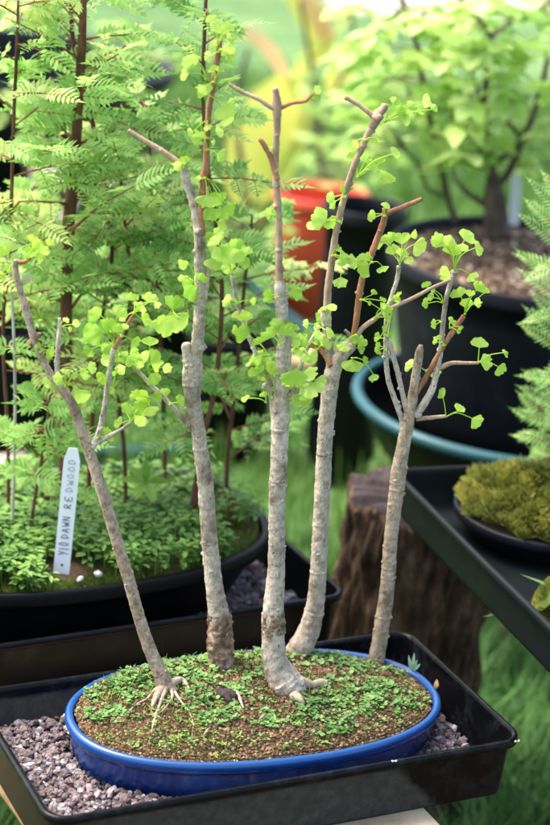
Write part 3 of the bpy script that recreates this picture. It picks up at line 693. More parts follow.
# D
ginkgo((300, 652), SZ, 'fourth ginkgo from the left, curving out from behind the middle stem and forking in two',
 [(283, 668, 26, .012), (292, 659, 28, .006), (302, 645, 27), (309, 630, 24), (314, 612, 21), (317, 590, 18.5), (319, 560, 17.5), (321, 520, 17), (323, 480, 17), (325, 440, 16.5), (328, 405, 17), (331, 382, 17), (335, 365, 17), (342, 354, 16), (350, 347, 13), (354, 345, 9)],
 [('leader', 'gtwig', [(331, 372, 9.5), (329, 350, 8), (327, 330, 8), (326, 318, 10), (327, 308, 8.5)]),
  ('leader', 'tantwig', [(327, 312, 7.5), (328, 290, 7), (332, 260, 7), (336, 232, 6), (343, 202, 6), (352, 172, 6), (364, 143, 6), (373, 125, 6.5)]),
  ('branch', 'tantwig', [(372, 128, 7), (375, 121, 10), (379, 114, 8), (384, 108, 7), (385, 104, 6)]),
  ('branch', 'tantwig', [(373, 117, 5), (366, 110, 4.5), (356, 103, 4), (345, 97, 3.8)]),
  ('leader', 'redtwig', [(352, 350, 7), (354, 335, 5.5), (357, 315, 6), (360, 290, 6), (365, 270, 6), (373, 250, 6), (380, 232, 6), (385, 216, 6), (384, 208, 4)]),
  ('branch', 'redtwig', [(385, 215, 5), (392, 211, 4.5), (405, 206, 4.5), (422, 199, 4)]),
  ('branch', 'tantwig', [(353, 347, 6), (360, 331, 5), (375, 319, 4.2), (392, 308, 4), (415, 297, 3.6), (432, 288, 3.4), (450, 280, 3)]),
  ('branch', 'redtwig', [(332, 366, 7, -.006), (325, 355, 5.5), (318, 348, 4.5), (306, 345, 4), (292, 346, 3.6), (278, 346, 3.2)]),
  ('branch', 'gtwig', [(331, 372, 5, .005), (340, 348, 4.5), (352, 340, 4), (345, 330, 3)]),
  ('branch', 'gtwig', [(299, 372, 5, -.004), (306, 350, 4.4), (313, 338, 4), (318, 328, 3.4)])],
 [(G, 385, 122, -.004, [(396, 101, 12, 60), (401, 111, 16, 40), (413, 106, 16, 30), (427, 101, 15, 20), (421, 112, 12), (406, 118, 14), (434, 107, 10)]),
  (G, 358, 177, -.006, [(366, 158, 12, 80), (373, 165, 14), (389, 174, 28, -20), (353, 155, 14, 110), (396, 152, 12, 30), (380, 160, 12)]),
  (G, 340, 222, -.01, [(320, 215, 26, 150), (334, 223, 22, -60), (310, 226, 12)]),
  (G, 372, 262, -.01, [(361, 267, 24, 200), (383, 270, 13, -70), (352, 262, 16), (366, 256, 13)]),
  (G, 345, 258, -.01, [(341, 283, 18, -80), (340, 262, 8)]),
  (G, 361, 300, -.008, [(373, 292, 9, 80), (383, 299, 10, 40), (384, 309, 12, 0), (370, 303, 7)]),
  (G, 356, 335, -.008, [(357, 341, 15, -90), (331, 347, 14, 180), (343, 348, 14)]),
  (G, 352, 358, -.014, [(352, 366, 21, -90), (374, 378, 13, -80), (366, 360, 10)]),
  (G, 392, 309, -.004, [(377, 337, 10, 180), (388, 334, 9, 90), (384, 328, 7)])])
# E
ginkgo((376, 662), SZ, 'rightmost ginkgo, slim stem leaning right with a slanted cut top and open fan of twigs',
 [(375, 666, 18), (377, 656, 18), (379, 645, 17), (382, 625, 16.5), (385, 606, 16.5), (388, 580, 15.5), (390, 550, 15), (393, 520, 15), (396, 495, 15.5), (399, 470, 17), (401, 458, 15), (405, 438, 14), (409, 418, 13), (412, 402, 11), (415, 382, 9.5), (418, 362, 9), (420, 350, 8), (421, 345, 4)],
 [('branch', 'gtwig', [(404, 438, 7), (402, 420, 5.5), (394, 397, 5), (388, 378, 5), (386, 355, 4.6), (386, 335, 4.4), (387, 315, 4.4), (392, 295, 4), (397, 280, 4), (399, 266, 4.5)]),
  ('branch', 'gtwig', [(407, 412, 6), (403, 395, 5), (397, 370, 5), (392, 352, 5), (389, 342, 6), (388, 340, 4)]),
  ('branch', 'redtwig', [(409, 410, 7), (415, 395, 5.5), (427, 376, 5.5), (436, 360, 5.5), (444, 345, 5), (452, 333, 5), (464, 316, 4.5)]),
  ('branch', 'gtwig', [(416, 415, 8), (424, 404, 7), (432, 390, 6.5), (437, 370, 5.5), (441, 350, 5), (443, 325, 4.6), (446, 300, 4.6), (450, 285, 4.4), (454, 272, 5)]),
  ('branch', 'tantwig', [(434, 370, 5), (442, 367, 5), (452, 363, 4), (465, 363, 3.4), (478, 363, 3)]),
  ('branch', 'tantwig', [(416, 419, 5), (428, 418, 4), (438, 417, 4), (446, 416, 3)])],
 [(Y, 400, 264, 0, [(388, 238, 20, 120), (402, 238, 20, 95), (413, 233, 14, 60), (420, 247, 20, -20), (402, 252, 14, 80), (380, 240, 16, 160), (411, 260, 11, -60), (392, 250, 16, 110)]),
  (Y, 454, 270, 0, [(446, 239, 22, 110), (453, 249, 22, 95), (468, 236, 17, 60), (480, 248, 16, 0), (437, 237, 18, 150), (444, 274, 18, 200), (473, 277, 14, -30), (462, 247, 14)]),
  (G, 443, 303, 0, [(426, 284, 10, 120), (431, 296, 11, 160), (425, 303, 10, 180), (433, 290, 7)]),
  (Y, 465, 314, 0, [(458, 292, 18, 130), (467, 303, 16, 90), (480, 286, 17, 60), (478, 302, 13, 30), (471, 293, 12), (486, 290, 10)]),
  (G, 450, 328, 0, [(453, 321, 11, 30), (461, 327, 9, 0), (459, 331, 8)]),
  (G, 478, 363, 0, [(480, 342, 17, 90), (487, 361, 20, 10), (502, 370, 15, -40), (506, 352, 10, 20)]),
  (G, 446, 417, 0, [(443, 393, 16, 110), (460, 408, 13, 60), (477, 421, 18, -20)]),
  (G, 426, 371, 0, [(409, 364, 14, 160), (436, 374, 12, -60)]),
  (G, 388, 340, 0, [(377, 338, 8), (389, 334, 8, 90)])])

# dried leaf and crumbs of grit on the tray
_p = hit(436, 689, -.018); mb = MB(); leaf_quad(mb, _p, Vector((.1, .2, 1)), (CV-_p).normalized(), .011, .006, .5)
leaf_quad(mb, _p+Vector((.001, .0005, 0)), Vector((-.3, .4, 1)), (CV-_p).normalized(), .008, .005, -.5)
tag(mb.build('dried_leaf', 'orangeleaf', origin=_p), 'tiny curled orange dried leaf wedged between blue pot and tray side', 'leaf')
for (x, y, lab) in ((517, 741, 'white crumb stuck on the front right corner of the front tray rim'), (395, 761, 'white crumb lying on the front lip of the front tray')):
    mb = MB(); _p = hit(x, y, .0008)
    for _ in range(5): rock(mb, _p+Vector((random.uniform(-.003, .003), random.uniform(-.001, .001), 0)), .0012, ICO1, .4)
    tag(mb.build('grit_crumb', 'stone', origin=_p), lab, 'grit', 'crumbs on the front tray rim')

# odds and ends on the soil
def on_soil(x, y, dz=.0):
    p = hit_soil(x, y); p.z += dz; return p
mb = MB(); rock(mb, on_soil(226, 698, .004), .011, ICO2, .5, (1.2, .8, .6))
tag(mb.build('rotten_wood', 'deadwood'), 'dark crumbling lump of wood on the soil right of the leftmost stem', 'wood')
for (a, b_, w, lab) in (((236, 694), (243, 712), 3.6, 'pale flat wood splinter beside the dark lump on the soil'), ((259, 723), (266, 717), 2.4, 'thin short pale splinter lying between dark lump and front lip'), ((204, 738), (210, 731), 2.6, 'small broken pale splinter near the long thin root')):
    mb = MB(); p, q = on_soil(*a, .004), on_soil(*b_, .005); tube(mb, [(p, m(w*.4, p)), ((p+q)/2+Vector((0, 0, .001)), m(w*.5, p)), (q, m(w*.15, p))], .004, 6, .3, 200, flat=.5)
    tag(mb.build('wood_splinter', 'root'), lab, 'splinter', 'splinters on the soil')
mb = MB(); c = on_soil(412, 675); tube(mb, [(c-Vector((0, 0, .002)), .0008), (c+Vector((0, 0, .010)), .0006)], .004, 5)
st = empty('weed_seedling', c, 'tiny silvery-green weed seedling by the right end of the blue pot', 'plant')
mb.build('stem', 'paleweed', st); mb = MB()
for dx, dy, w in ((-3, -12, 9), (4, -8, 9), (6, -5, 7), (-2, -7, 8), (2, -14, 6)):
    p = up(412, 671, c); q = up(412+dx, 671+dy, c); leaf_quad(mb, p, q-p, (CV-p).normalized()+rv()*.4, (q-p).length*1.1+.003, .0045, .1)
mb.build('leaves', 'paleweed', st)
for (x, y, s, lab) in ((243, 761-9, 3.2, 'white fleck of grit on the front lip of the front tray'),):
    pass

# ================================================================== OVAL BLACK PLANTER (left)
LZ = .045; LX, LY, LA, LB, LR = -.335, .618, .283, .196, math.radians(2)
def pot_round(name, cx, cy, a, b, rot, ztop, h, mat, label, cat='pot', group=None, taper=.78, soil=None, soil_drop=.02, lip=.010, liph=.018, p=2.0, rimmat=None, rimr=None):
    root = empty(name, (cx, cy, ztop-h), label, cat, group)
    mb = MB()
    prof = [(taper*.97, -h), (taper, -h+.004)]
    for k in range(1, 6): t = k/6; prof.append((taper+(1-taper)*t-.0*t, -h+(h-liph)*t))
    s1 = 1-lip*1.0/a
    rr = [ring(cx, cy, a*q*s1, b*q*s1, rot, 128, p, ztop+z) for q, z in prof]
    for ins, z in ((lip, -liph), (lip*.9, -liph-.001), (.0006, -liph+.001), (0, -liph+.004), (0, -.003), (.0015, -.0005), (.004, 0), (lip*.8, -.0012), (lip, -.004), (lip*1.15, -soil_drop*1.2)):
        rr.append(ring(cx, cy, a-ins, b-ins, rot, 128, p, ztop+z))
    if not soil: rr.append([v.copy() for v in ring(cx, cy, a*.85, b*.85, rot, 128, p, ztop-h*.9)])
    loft(mb, rr, True, True); mb.build('body', mat, root)
    if soil:
        mb = MB(); vs = [Vector((cx, cy, ztop-soil_drop+.012))]; NRr = 16; K = 96
        for j in range(1, NRr+1):
            for q in ring(cx, cy, (a-lip*1.05)*j/NRr, (b-lip*1.05)*j/NRr, rot, K, p):
                vs.append(Vector((q.x, q.y, ztop-soil_drop+.012*(1-(j/NRr)**2)+.006*noise.noise(Vector((q.x*14, q.y*14, 0)))*(1 if j < NRr else 0))))
        mb.add(vs, [(0, 1+i, 1+(i+1) % K) for i in range(K)]+[(1+(j-1)*K+i, 1+j*K+i, 1+j*K+(i+1) % K, 1+(j-1)*K+(i+1) % K) for j in range(1, NRr) for i in range(K)])
        mb.build('soil', soil, root)
    return root
planter = pot_round('planter', LX, LY, LA, LB, LR, LZ, .115, 'potblack', 'large oval black planter full of seedlings and moss, standing in the tray behind', 'planter', None, .80, 'soilbase', .012, .012, .02, 2.5)
def lsoil(x, y): return LZ-.004+.008*noise.noise(Vector((x*12, y*12, 1)))
def in_left(q=.93):
    while True:
        x = random.uniform(LX-LA, LX+LA); y = random.uniform(LY-LB, LY+LB)
        if inside(x, y, LX, LY, LA-.014, LB-.014, LR, 2.5) < q: return x, y
mb = MB()
for i in range(48000):
    x, y = in_left(.985)
    if noise.noise(Vector((x*9, y*9, 3))) < -.45: continue
    p = Vector((x, y, lsoil(x, y)-.002)); h = random.uniform(.005, .012); d = (Vector((0, 0, 1))+rv()*.7).normalized(); s = d.orthogonal().normalized()*.0012
    mb.add([p-s, p+s, p+d*h], [(0, 1, 2)])
tag(mb.build('moss', 'moss', smooth=False), 'deep green moss carpeting the soil of the oval black planter', 'moss', kind='stuff')
mb = MB()
_l = hit(68, 575, LZ); LBX = _l.x
for i in range(1300):
    x, y = in_left(.96)
    if noise.noise(Vector((x*7+9, y*7, 3))) < -.45 or (x > -.16 and random.random() < .7): continue
    if -.52 < x < -.34 and y < .515 and abs(x-LBX) < .03: continue
    tall = .02+.035*max(0, noise.noise(Vector((x*5, y*5, 7)))+.3)
    base = Vector((x, y, lsoil(x, y)))
    for _ in range(random.randint(5, 10)):
        a = random.uniform(0, 6.28); d = Vector((math.cos(a), math.sin(a), random.uniform(-.1, .5)))
        hh = random.uniform(.3, 1)*tall; leaf_quad(mb, base+Vector((0, 0, hh))+d*.003, d, Vector((0, 0, 1)), random.uniform(.008, .016), random.uniform(.005, .009), .2)
    s = Vector((.0006, 0, 0)); mb.add([base-s, base+s, base+s+Vector((0, 0, tall)), base-s+Vector((0, 0, tall))], [(0, 1, 2, 3)])
tag(mb.build('ground_cover', 'cover', smooth=False), 'low leafy green ground cover filling the oval black planter', 'ground cover', kind='stuff')
mb = MB()
for i in range(700):                      # twig and bark litter near the middle of the planter
    x, y = in_left(.9)
    if x < -.30 or y < .50: continue
    p = Vector((x, y, lsoil(x, y)+.004)); a = random.uniform(0, 6.28); d = Vector((math.cos(a), math.sin(a), random.uniform(-.1, .35)))*random.uniform(.006, .03)
    tube(mb, [(p, .0009), (p+d, .0006)], .05, 4)
tag(mb.build('leaf_litter', 'rtwig'), 'brown twiggy litter on the mossy soil of the oval planter', 'leaf litter', kind='stuff')
for (x, y, s, lab) in ((80, 579, 5.5, 'small white pebble by the foot of the plant label'), (122, 553, 0, ''), (98, 574, 6.5, 'larger pinkish white pebble right of the plant label'), (63, 575, 4, ''), (205, 541, 5.5, 'white pebble near the right end of the oval planter'), (135, 549, 4.5, 'lone pale pebble half sunk in moss left of the second ginkgo')):
    if not lab: continue
    mb = MB(); p = hit(x, y, LZ+.004); rock(mb, p, m(s, p)*.55, ICO2, .25); tag(mb.build('pebble', 'stone'), lab, 'pebble', 'pebbles on the planter soil')

# plant label, handwritten
lb = hit(64, 570, LZ); root = empty('plant_label', lb, 'white plastic plant label handwritten in fading ink, stuck in the oval planter', 'plant label')
bl, tl = up(61, 574, lb), up(73, 448, lb, .01)
ax = (tl-bl); Lh = ax.length; ax.normalize(); nv = (CV-bl).normalized(); nv = (nv-ax*nv.dot(ax)).normalized(); sx = ax.cross(nv); W = m(16, lb)
ph = [(-.5, -.12), (.5, -.12), (.5, .90), (.28, 1.0), (-.28, 1.0), (-.5, .90)]
mb = MB(); fr = [bl+sx*(a*W)+ax*(b*Lh)+nv*.0007+ax*0 for a, b in ph]; bk = [p-nv*.0014 for p in fr]
mb.add(fr+bk, [tuple(range(6)), tuple(range(11, 5, -1))]+[(i, 6+i, 6+(i+1) % 6, (i+1) % 6) for i in range(6)])
mb.build('label_blade', 'label', root, smooth=False)
GL = {'Y': [[(0, 1), (.4, .5)], [(.8, 1), (.2, 0)]], '1': [[(.3, 1), (.3, 0)]], '0': [[(.35, 1), (.05, .7), (.05, .3), (.35, 0), (.65, .3), (.65, .7), (.35, 1)]],
 'D': [[(.08, 0), (.1, 1), (.6, .8), (.7, .4), (.08, 0)]], 'A': [[(0, 0), (.35, 1), (.7, 0)], [(.15, .4), (.6, .4)]], 'W': [[(0, 1), (.2, 0), (.4, .7), (.6, 0), (.8, 1)]],
 'N': [[(0, 0), (.05, 1), (.6, 0), (.65, 1)]], 'R': [[(0, 0), (.05, 1), (.5, .85), (.45, .5), (.05, .45), (.6, 0)]], 'E': [[(.6, 1), (0, .95), (0, 0), (.6, .05)], [(0, .5), (.45, .5)]],
 'O': [[(.35, 1), (0, .6), (.1, .1), (.4, 0), (.7, .4), (.35, 1)]], '/': [[(0, 0), (.5, 1)]]}
def write(mb, txt, u0, u1, size):
    # reads from the foot of the label upwards
    wd = (u1-u0)/len(txt)
    for i, ch in enumerate(txt):
        if ch == ' ': continue
        for st_ in GL[ch]:
            pts = []
            for a, b in st_:
                u = u0+(i+a*.85)*wd; v = (.5-b)*size+.02*W*math.sin(i*2.1)
                pts.append((bl+ax*(u*Lh)+sx*v+nv*.0011, .00042))
            tube(mb, pts, .002, 5, flat=1)
mb = MB(); write(mb, 'Y10', .16, .27, W*.62); write(mb, 'DAWN', .29, .48, W*.46)
mb.cur = 0; write(mb, 'RE', .53, .65, W*.42); mb.build('writing', 'ink', root)
mb = MB(); write(mb, 'DWOOD', .66, .93, W*.42); fw = mb.build('writing', 'fadedink', root); fw['label'] = 'faded, barely legible end of the handwriting'
mb = MB(); hc = bl+ax*(Lh*.075)+nv*.0008; rr = [hc+(sx*math.cos(t*.7854)+ax*math.sin(t*.7854))*.0017 for t in range(8)]; mb.add(rr+[p+nv*.0003 for p in rr], [tuple(range(8, 16))]+[(i, (i+1) % 8, 8+(i+1) % 8, 8+i) for i in range(8)]); mb.build('hole', 'deadwood', root)

# ================================================================== DAWN REDWOODS
def frond(mb, base, d, nv, L, pairs, ll, lw, droop=.25):
    d = d.normalized(); s = d.cross(nv).normalized(); n_ = s.cross(d).normalized()
    pts = []
    for i in range(pairs+1):
        t = i/pairs; pts.append(base+d*(L*t)-n_*(droop*L*t*t))
    mb.cur = 1
    w = .0006; vs = []
    for i in (0, pairs//2, pairs): vs += [pts[i]-s*w, pts[i]+s*w]
    mb.add(vs, [(0, 1, 3, 2), (2, 3, 5, 4)]); mb.cur = 0
    for i in range(1, pairs+1):
        t = i/pairs; sz = ll*(math.sin(PI*min(1, .18+.75*t))**.7)*random.uniform(.85, 1.1)
        if t > .85: sz *= .8
        for sg in (-1, 1):
            dd = (d*(.45+.7*t)+s*sg+n_*random.uniform(-.1, .22)).normalized()
            q = pts[i]; e = q+dd*sz-n_*sz*.12; mid = q+dd*sz*.5+n_*sz*.03
            ww = dd.cross(n_).normalized()*lw*.5
            mb.add([q-ww*.4, q+ww*.4, mid+ww, mid-ww, e], [(0, 1, 2, 3), (3, 2, 4)])
    dd = d-n_*droop; mb.add([pts[-1]-s*lw*.4, pts[-1]+s*lw*.4, pts[-1]+dd*ll*.8], [(0, 1, 2)])
def redwood(base, trunk, label, mats, dens=1.0, blen=.16, y0=0, fl=.054, group='dawn redwoods growing in the oval planter', ll=.0175, avoid=None, name='dawn_redwood', first=.30):
    root = empty(name, base, label, 'conifer', group)
    T = [(up(x, y, base, o[0] if o else 0), m(w if w > 7 or name != 'dawn_redwood' else w*.72, base)/2) for x, y, w, *o in trunk]
    mb = MB(); tube(mb, T, .01, 14, .10, 60); mb.build('trunk', 'rbark', root)
    sp = spline(T, .006); n_ = len(sp); L = sum((sp[i+1][0]-sp[i][0]).length for i in range(n_-1))
    nb = int(L/.0245*dens); fm = [MB() for _ in mats]
    az = random.uniform(0, 6)
    for k in range(nb):
        t = first+(1-first)*(k+random.random())/nb; p, r = sp[min(n_-1, int(t*n_))]
        az += 2.4+random.uniform(-.4, .4)
        bl_ = blen*random.uniform(.55, 1.15)*(1-.45*t)
        d = Vector((math.cos(az), math.sin(az), random.uniform(-.05, .8))).normalized()
        q1 = p+d*bl_*.5; q2 = q1+(d+Vector((0, 0, -.15))).normalized()*bl_*.5
        bm = MB(); tube(bm, [(p, max(.0011, r*.35)), (q1, .0012), (q2, .0007)], .02, 6); bm.build('branch', 'rtwig', root)
        F_ = fm[random.randrange(len(mats))]
        ns = max(4, int(bl_/.0145)); hv = Vector((0, 0, 1))
        for i in range(ns):
            u = .2+.8*(i+.5)/ns; c = p+(q1-p)*min(1, u*2) if u < .5 else q1+(q2-q1)*(u-.5)*2
            side = d.cross(hv).normalized()*(1 if i % 2 else -1)
            fd = (d*.55+side*random.uniform(.7, 1.1)+Vector((0, 0, random.uniform(-.45, .55)))).normalized()
            f_l = fl*random.uniform(.6, 1.1)*(1-.35*u); pr = max(6, int(f_l/.0054))
            frond(F_, c, fd, (hv*.8-FWD*.5+rv()*.6), f_l, pr, ll*random.uniform(.8, 1.25), .0058, random.uniform(.0, .6))
        frond(F_, q2, (d+rv()*.2), (hv-FWD*.5+rv()*.3), fl*.9, max(7, int(fl*.9/.0054)), ll*1.1, .0055, .25)
    for F_, mt in zip(fm, mats):
        if F_.f: F_.build('foliage', [mt, 'rtwig'], root)
    return root
def lb_(x, y): 
    p = hit(x, y, LZ); p.z = lsoil(p.x, p.y)-.003; return p
redwood(lb_(66, 512), [(64, 515, 13), (64, 480, 12), (66, 400, 12), (66, 300, 12), (68, 230, 12), (72, 190, 11), (76, 140, 10), (79, 90, 9), (82, 40, 8), (84, -20, 7), (86, -60, 5)], 'tallest dawn redwood, thick brown trunk near the left of the oval planter', ['rw1', 'rw1', 'rw2'], 1.05, .19, fl=.058)
redwood(lb_(88, 498), [(88, 500, 7), (92, 420, 6.5), (100, 330, 6), (112, 240, 5.5), (92, 120, 6), (73, 40, 6), (72, -30, 5)], 'dawn redwood with a thin bent stem just right of the tallest one', ['rw1', 'rw3'], .8, .13)
redwood(lb_(126, 512), [(126, 514, 6), (124, 450, 6), (118, 380, 6), (130, 300, 6), (128, 250, 5), (124, 215, 4), (118, 150, 4)], 'dawn redwood of middle height between the two left ginkgos', ['rw1', 'rw2'], .9, .14)
redwood(lb_(190, 527), [(190, 530, 9), (196, 490, 8), (203, 440, 7), (216, 380, 7), (222, 300, 6), (218, 240, 6), (207, 160, 5), (203, 90, 5), (205, 20, 5), (208, -40, 4)], 'dawn redwood with a leaning rusty foot behind the second ginkgo', ['rw1', 'rw3'], .9, .115, first=.2)
redwood(lb_(165, 492), [(165, 494, 6), (164, 430, 6), (160, 330, 6), (155, 230, 5), (150, 170, 4), (152, 120, 3)], 'slender dawn redwood behind the leaf clusters left of the second ginkgo', ['rw3', 'rw1'], 1.0, .15)
redwood(lb_(226, 505), [(226, 506, 6), (228, 450, 6), (236, 380, 6), (243, 300, 5), (250, 240, 4), (252, 215, 3)], 'dawn redwood at the right end of the oval planter behind the middle stem', ['rw3', 'rw1', 'rw2'], 1.0, .15, first=.15)
redwood(lb_(30, 540), [(30, 542, 5), (33, 510, 5), (40, 470, 4.5), (46, 430, 4), (50, 395, 3)], 'small feathery redwood seedling left of the plant label', ['rw1', 'rw1'], 1.3, .07, fl=.05)
redwood(lb_(8, 520), [(8, 522, 6), (8, 440, 5), (3, 330, 5), (10, 230, 5), (14, 110, 5), (17, 40, 4), (18, 0, 3)], 'redwood at the extreme left edge of the planter', ['rw1', 'rw2'], .9, .13)

# broad-leaved weed in planter
c = lb_(148, 520); wd = empty('leafy_weed', c, 'broad-leaved weed with oval leaves between redwoods in the oval planter', 'plant')
mb = MB(); top = up(146, 482, c); tube(mb, [(c, .0015), (top, .001)], .01, 6); mb.build('stem', 'weedlight', wd); mb = MB()
for dx, dy, w in ((-22, -4, 13), (20, -2, 13), (-10, 14, 11), (8, 18, 12), (-14, -14, 11), (14, -12, 12), (0, -20, 9)):
    q = up(146+dx, 482+dy, c, random.uniform(-.02, .01)); leaf_quad(mb, top, q-top, Vector((0, 0, 1))+(CV-top).normalized()*.5, (q-top).length+.006, m(w, c), .15)
mb.build('leaves', 'weedlight', wd)

# grey cane at far left
c = lb_(12, 540); mb = MB(); tube(mb, [(c-Vector((0, 0, .01)), .0022), (up(15, 400, c), .002), (up(12, 300, c), .0018), (up(8, 255, c), .0015)], .02, 8, .1, 60)
tag(mb.build('cane', 'palewood'), 'thin grey cane standing upright at the left edge of the planter', 'cane')

# ================================================================== BIG BLACK POT RIGHT, BASIN, LOG
_c = hit(547, 257, .20); BX, BY = _c.x, _c.y; BR = m(158, _c)
big = pot_round('shrub_pot', BX, BY, BR, BR, 0, .20, .325, 'blueblack', 'huge round black pot of grit at right, standing inside the teal-rimmed basin', 'pot', None, .80, 'soilbase', .028, .010, .028)
mb = MB()
for i in range(5200):
    a = random.uniform(0, 6.28); r = (BR-.014)*math.sqrt(random.random()); x, y = BX+r*math.cos(a), BY+r*math.sin(a)
    rock(mb, (x, y, .20-.028+.012*(1-(r/BR)**2)+.003), random.choice((.003, .004, .005, .0065, .008)), ICO0, .35)
tag(mb.build('grit', 'barkchip', smooth=False), 'coarse brown and cream grit covering the soil of the huge black pot', 'grit', kind='stuff')
_c = hit(521, 405, -.05); KZ = -.05; KR = m(163, _c); KX, KY = _c.x, _c.y
bas = empty('basin', (KX, KY, -.145), 'wide dark basin with a teal rolled rim around the huge black pot', 'basin')
mb = MB(); rr = [ring(KX, KY, r, r, 0, 128, 2, KZ+z) for r, z in ((KR-.055, -.095), (KR-.050, -.093), (KR-.004, -.012), (KR-.003, 0), (KR-.009, 0), (KR-.012, -.015), (KR-.062, -.084))]; loft(mb, rr, True, True); mb.build('body', 'potblack', bas)
mb = MB(); K = 128; vs = []
for i in range(K):
    t = 2*PI*i/K; c = Vector((KX+KR*math.cos(t), KY+KR*math.sin(t), KZ+.002)); d = Vector((math.cos(t), math.sin(t), 0))
    for j in range(12): a = 2*PI*j/12; vs.append(c+d*(.0105*math.cos(a))+Vector((0, 0, .0105*math.sin(a))))
mb.add(vs, [(i*12+j, ((i+1) % K)*12+j, ((i+1) % K)*12+(j+1) % 12, i*12+(j+1) % 12) for i in range(K) for j in range(12)]); mb.build('rim', 'teal', bas)
# low table under the basin
tb = empty('garden_table', (KX+.05, KY+.05, GZ), 'dark old timber table hidden in shade below the teal-rimmed basin', 'table')
mb = MB(); box(mb, (KX-.12, KY-.12, -.175), (KX+.35, KY+.30, -.1465)); mb.build('table_top', 'darkbark', tb)
for sx_, sy_ in ((.0, -.08), (.31, -.08), (.0, .26), (.31, .26)):
    mb = MB(); box(mb, (KX+sx_-.025, KY+sy_-.025, GZ-.01), (KX+sx_+.025, KY+sy_+.025, -.1755)); mb.build('leg', 'darkbark', tb)
# log
LC = hit(424, 490, .03); LC.z = 0; log = empty('log', (LC.x, LC.y, GZ), 'upright rough-barked log standing under the corner of the right tray', 'log')
mb = MB(); rr = []; K = 260
lr = m(75, hit(424, 490, .03))
for j in range(110):
    z = GZ-.02+(.0385-GZ+.02)*j/109; r_ = []
    for i in range(K):
        t = 2*PI*i/K; q = Vector((math.cos(t)*3.2, math.sin(t)*3.2, z*3.2))
        rad_ = lr*(1+.10*noise.noise(q*.55)+.10*abs(noise.noise(Vector((q.x*2.4, q.y*2.4, q.z*3.6))))*2-.05+.05*noise.noise(Vector((q.x*5, q.y*5, q.z*5)))+.03*noise.noise(q*4)+.02*noise.noise(q*9))*(1+.10*max(0, (-.3-z)))
        if j == 109: rad_ *= .96
        r_.append(Vector((LC.x+rad_*math.cos(t), LC.y+rad_*math.sin(t), z-(0 if j < 90 else (j-90)/19*.035*(1+noise.noise(q*1.1))*.5))))
    rr.append(r_)
for i_, rs in enumerate((.8, .55, .3)): rr.append([Vector((LC.x+(v.x-LC.x)*rs, LC.y+(v.y-LC.y)*rs, v.z+.004*noise.noise(Vector((v.x*30, v.y*30, i_))))) for v in rr[109]])
mb2 = MB(); loft(mb2, [[v+Vector((0, 0, .0005)) for v in q_] for q_ in rr[109:]], False, True)  # cut top gets a dark material in place of the shade on it
loft(mb, rr[:110], True, False); mb.build('bark', 'stump', log); mb2.build('cut_top', 'deadwood', log)
# ================================================================== MOSS POT on the right tray
MC = hit(545, 508, .085); mr_ = m(90, MC)
mp = pot_round('moss_pot', MC.x, MC.y, mr_, mr_, 0, .085, .044, 'blueblack', 'round black pot heaped with olive moss sitting in the right tray', 'pot', None, .84, 'soilbase', .008, .008, .014)
mb = MB()
def mound(x, y):
    q = math.hypot(x-MC.x, y-MC.y)/mr_; return .081+(.040+.016*noise.noise(Vector((x*16, y*16, 4))))*max(0, 1-q**2.6)+.012*noise.noise(Vector((x*34, y*34, 0)))
for i in range(26000):
    a = random.uniform(0, 6.28); r = mr_*.91*math.sqrt(random.random()); x, y = MC.x+r*math.cos(a), MC.y+r*math.sin(a)
    p = Vector((x, y, mound(x, y)-.004)); h = random.uniform(.005, .015)*(1.3+noise.noise(Vector((x*60, y*60, 2)))); out = Vector((math.cos(a), math.sin(a), 0))*(r/mr_)*.7
    d = (Vector((0, 0, 1))+out+rv()*.6).normalized(); s = d.orthogonal().normalized()*.0011; e = p+d*h
    mb.add([p-s, p+s, e+s*1.3, e-s*1.3], [(0, 1, 2, 3)])
ms = mb.build('moss', 'mossy', smooth=False); tag(ms, 'thick olive and yellow moss cushion heaped on the round pot at right', 'moss', kind='stuff')
mb = MB(); rr = []
for j in range(14):
    q = (13-j)/13*.92; rr.append([Vector((MC.x+mr_*q*math.cos(2*PI*i/64), MC.y+mr_*q*math.sin(2*PI*i/64), mound(MC.x+mr_*q*math.cos(2*PI*i/64), MC.y+mr_*q*math.sin(2*PI*i/64))-.003)) for i in range(64)])
loft(mb, rr, False, True); mb.build('moss_bed', 'mossy', mp)
# mossy lump lower right
c = hit(556, 600, .06); 
mb = MB()
for i in range(5000):
    d = rv(); d.z = abs(d.z)*1.6; p = c+Vector((d.x*.025, d.y*.025, d.z*.03-.02)); e = p+(d+rv()*.5).normalized()*.007; s = rv()*.001
    mb.add([p-s, p+s, e], [(0, 1, 2)])
rock(mb, c+Vector((0, 0, .005)), .024, ICO2, .3)
tag(mb.build('moss_clump', 'mossy', smooth=False, origin=c), 'small lichen-yellow moss clump at the right edge, lowest in the right tray', 'moss clump')
mb = MB()
for a, b_, w in (((556, 604), (482, 617), 4), ((560, 592), (520, 574), 2.4)):
    p, q = up(*a, c), up(*b_, c); mm = (p+q)/2+Vector((0, 0, .002)); s = (q-p).cross(CV-p).normalized()*m(w, p)/2
    mb.add([p-s, p+s, mm+s, mm-s, q], [(0, 1, 2, 3), (3, 2, 4)])
tag(mb.build('grass_blades', 'conifer'), 'two long pointed grass blades poking left across the rim of the right tray', 'grass')

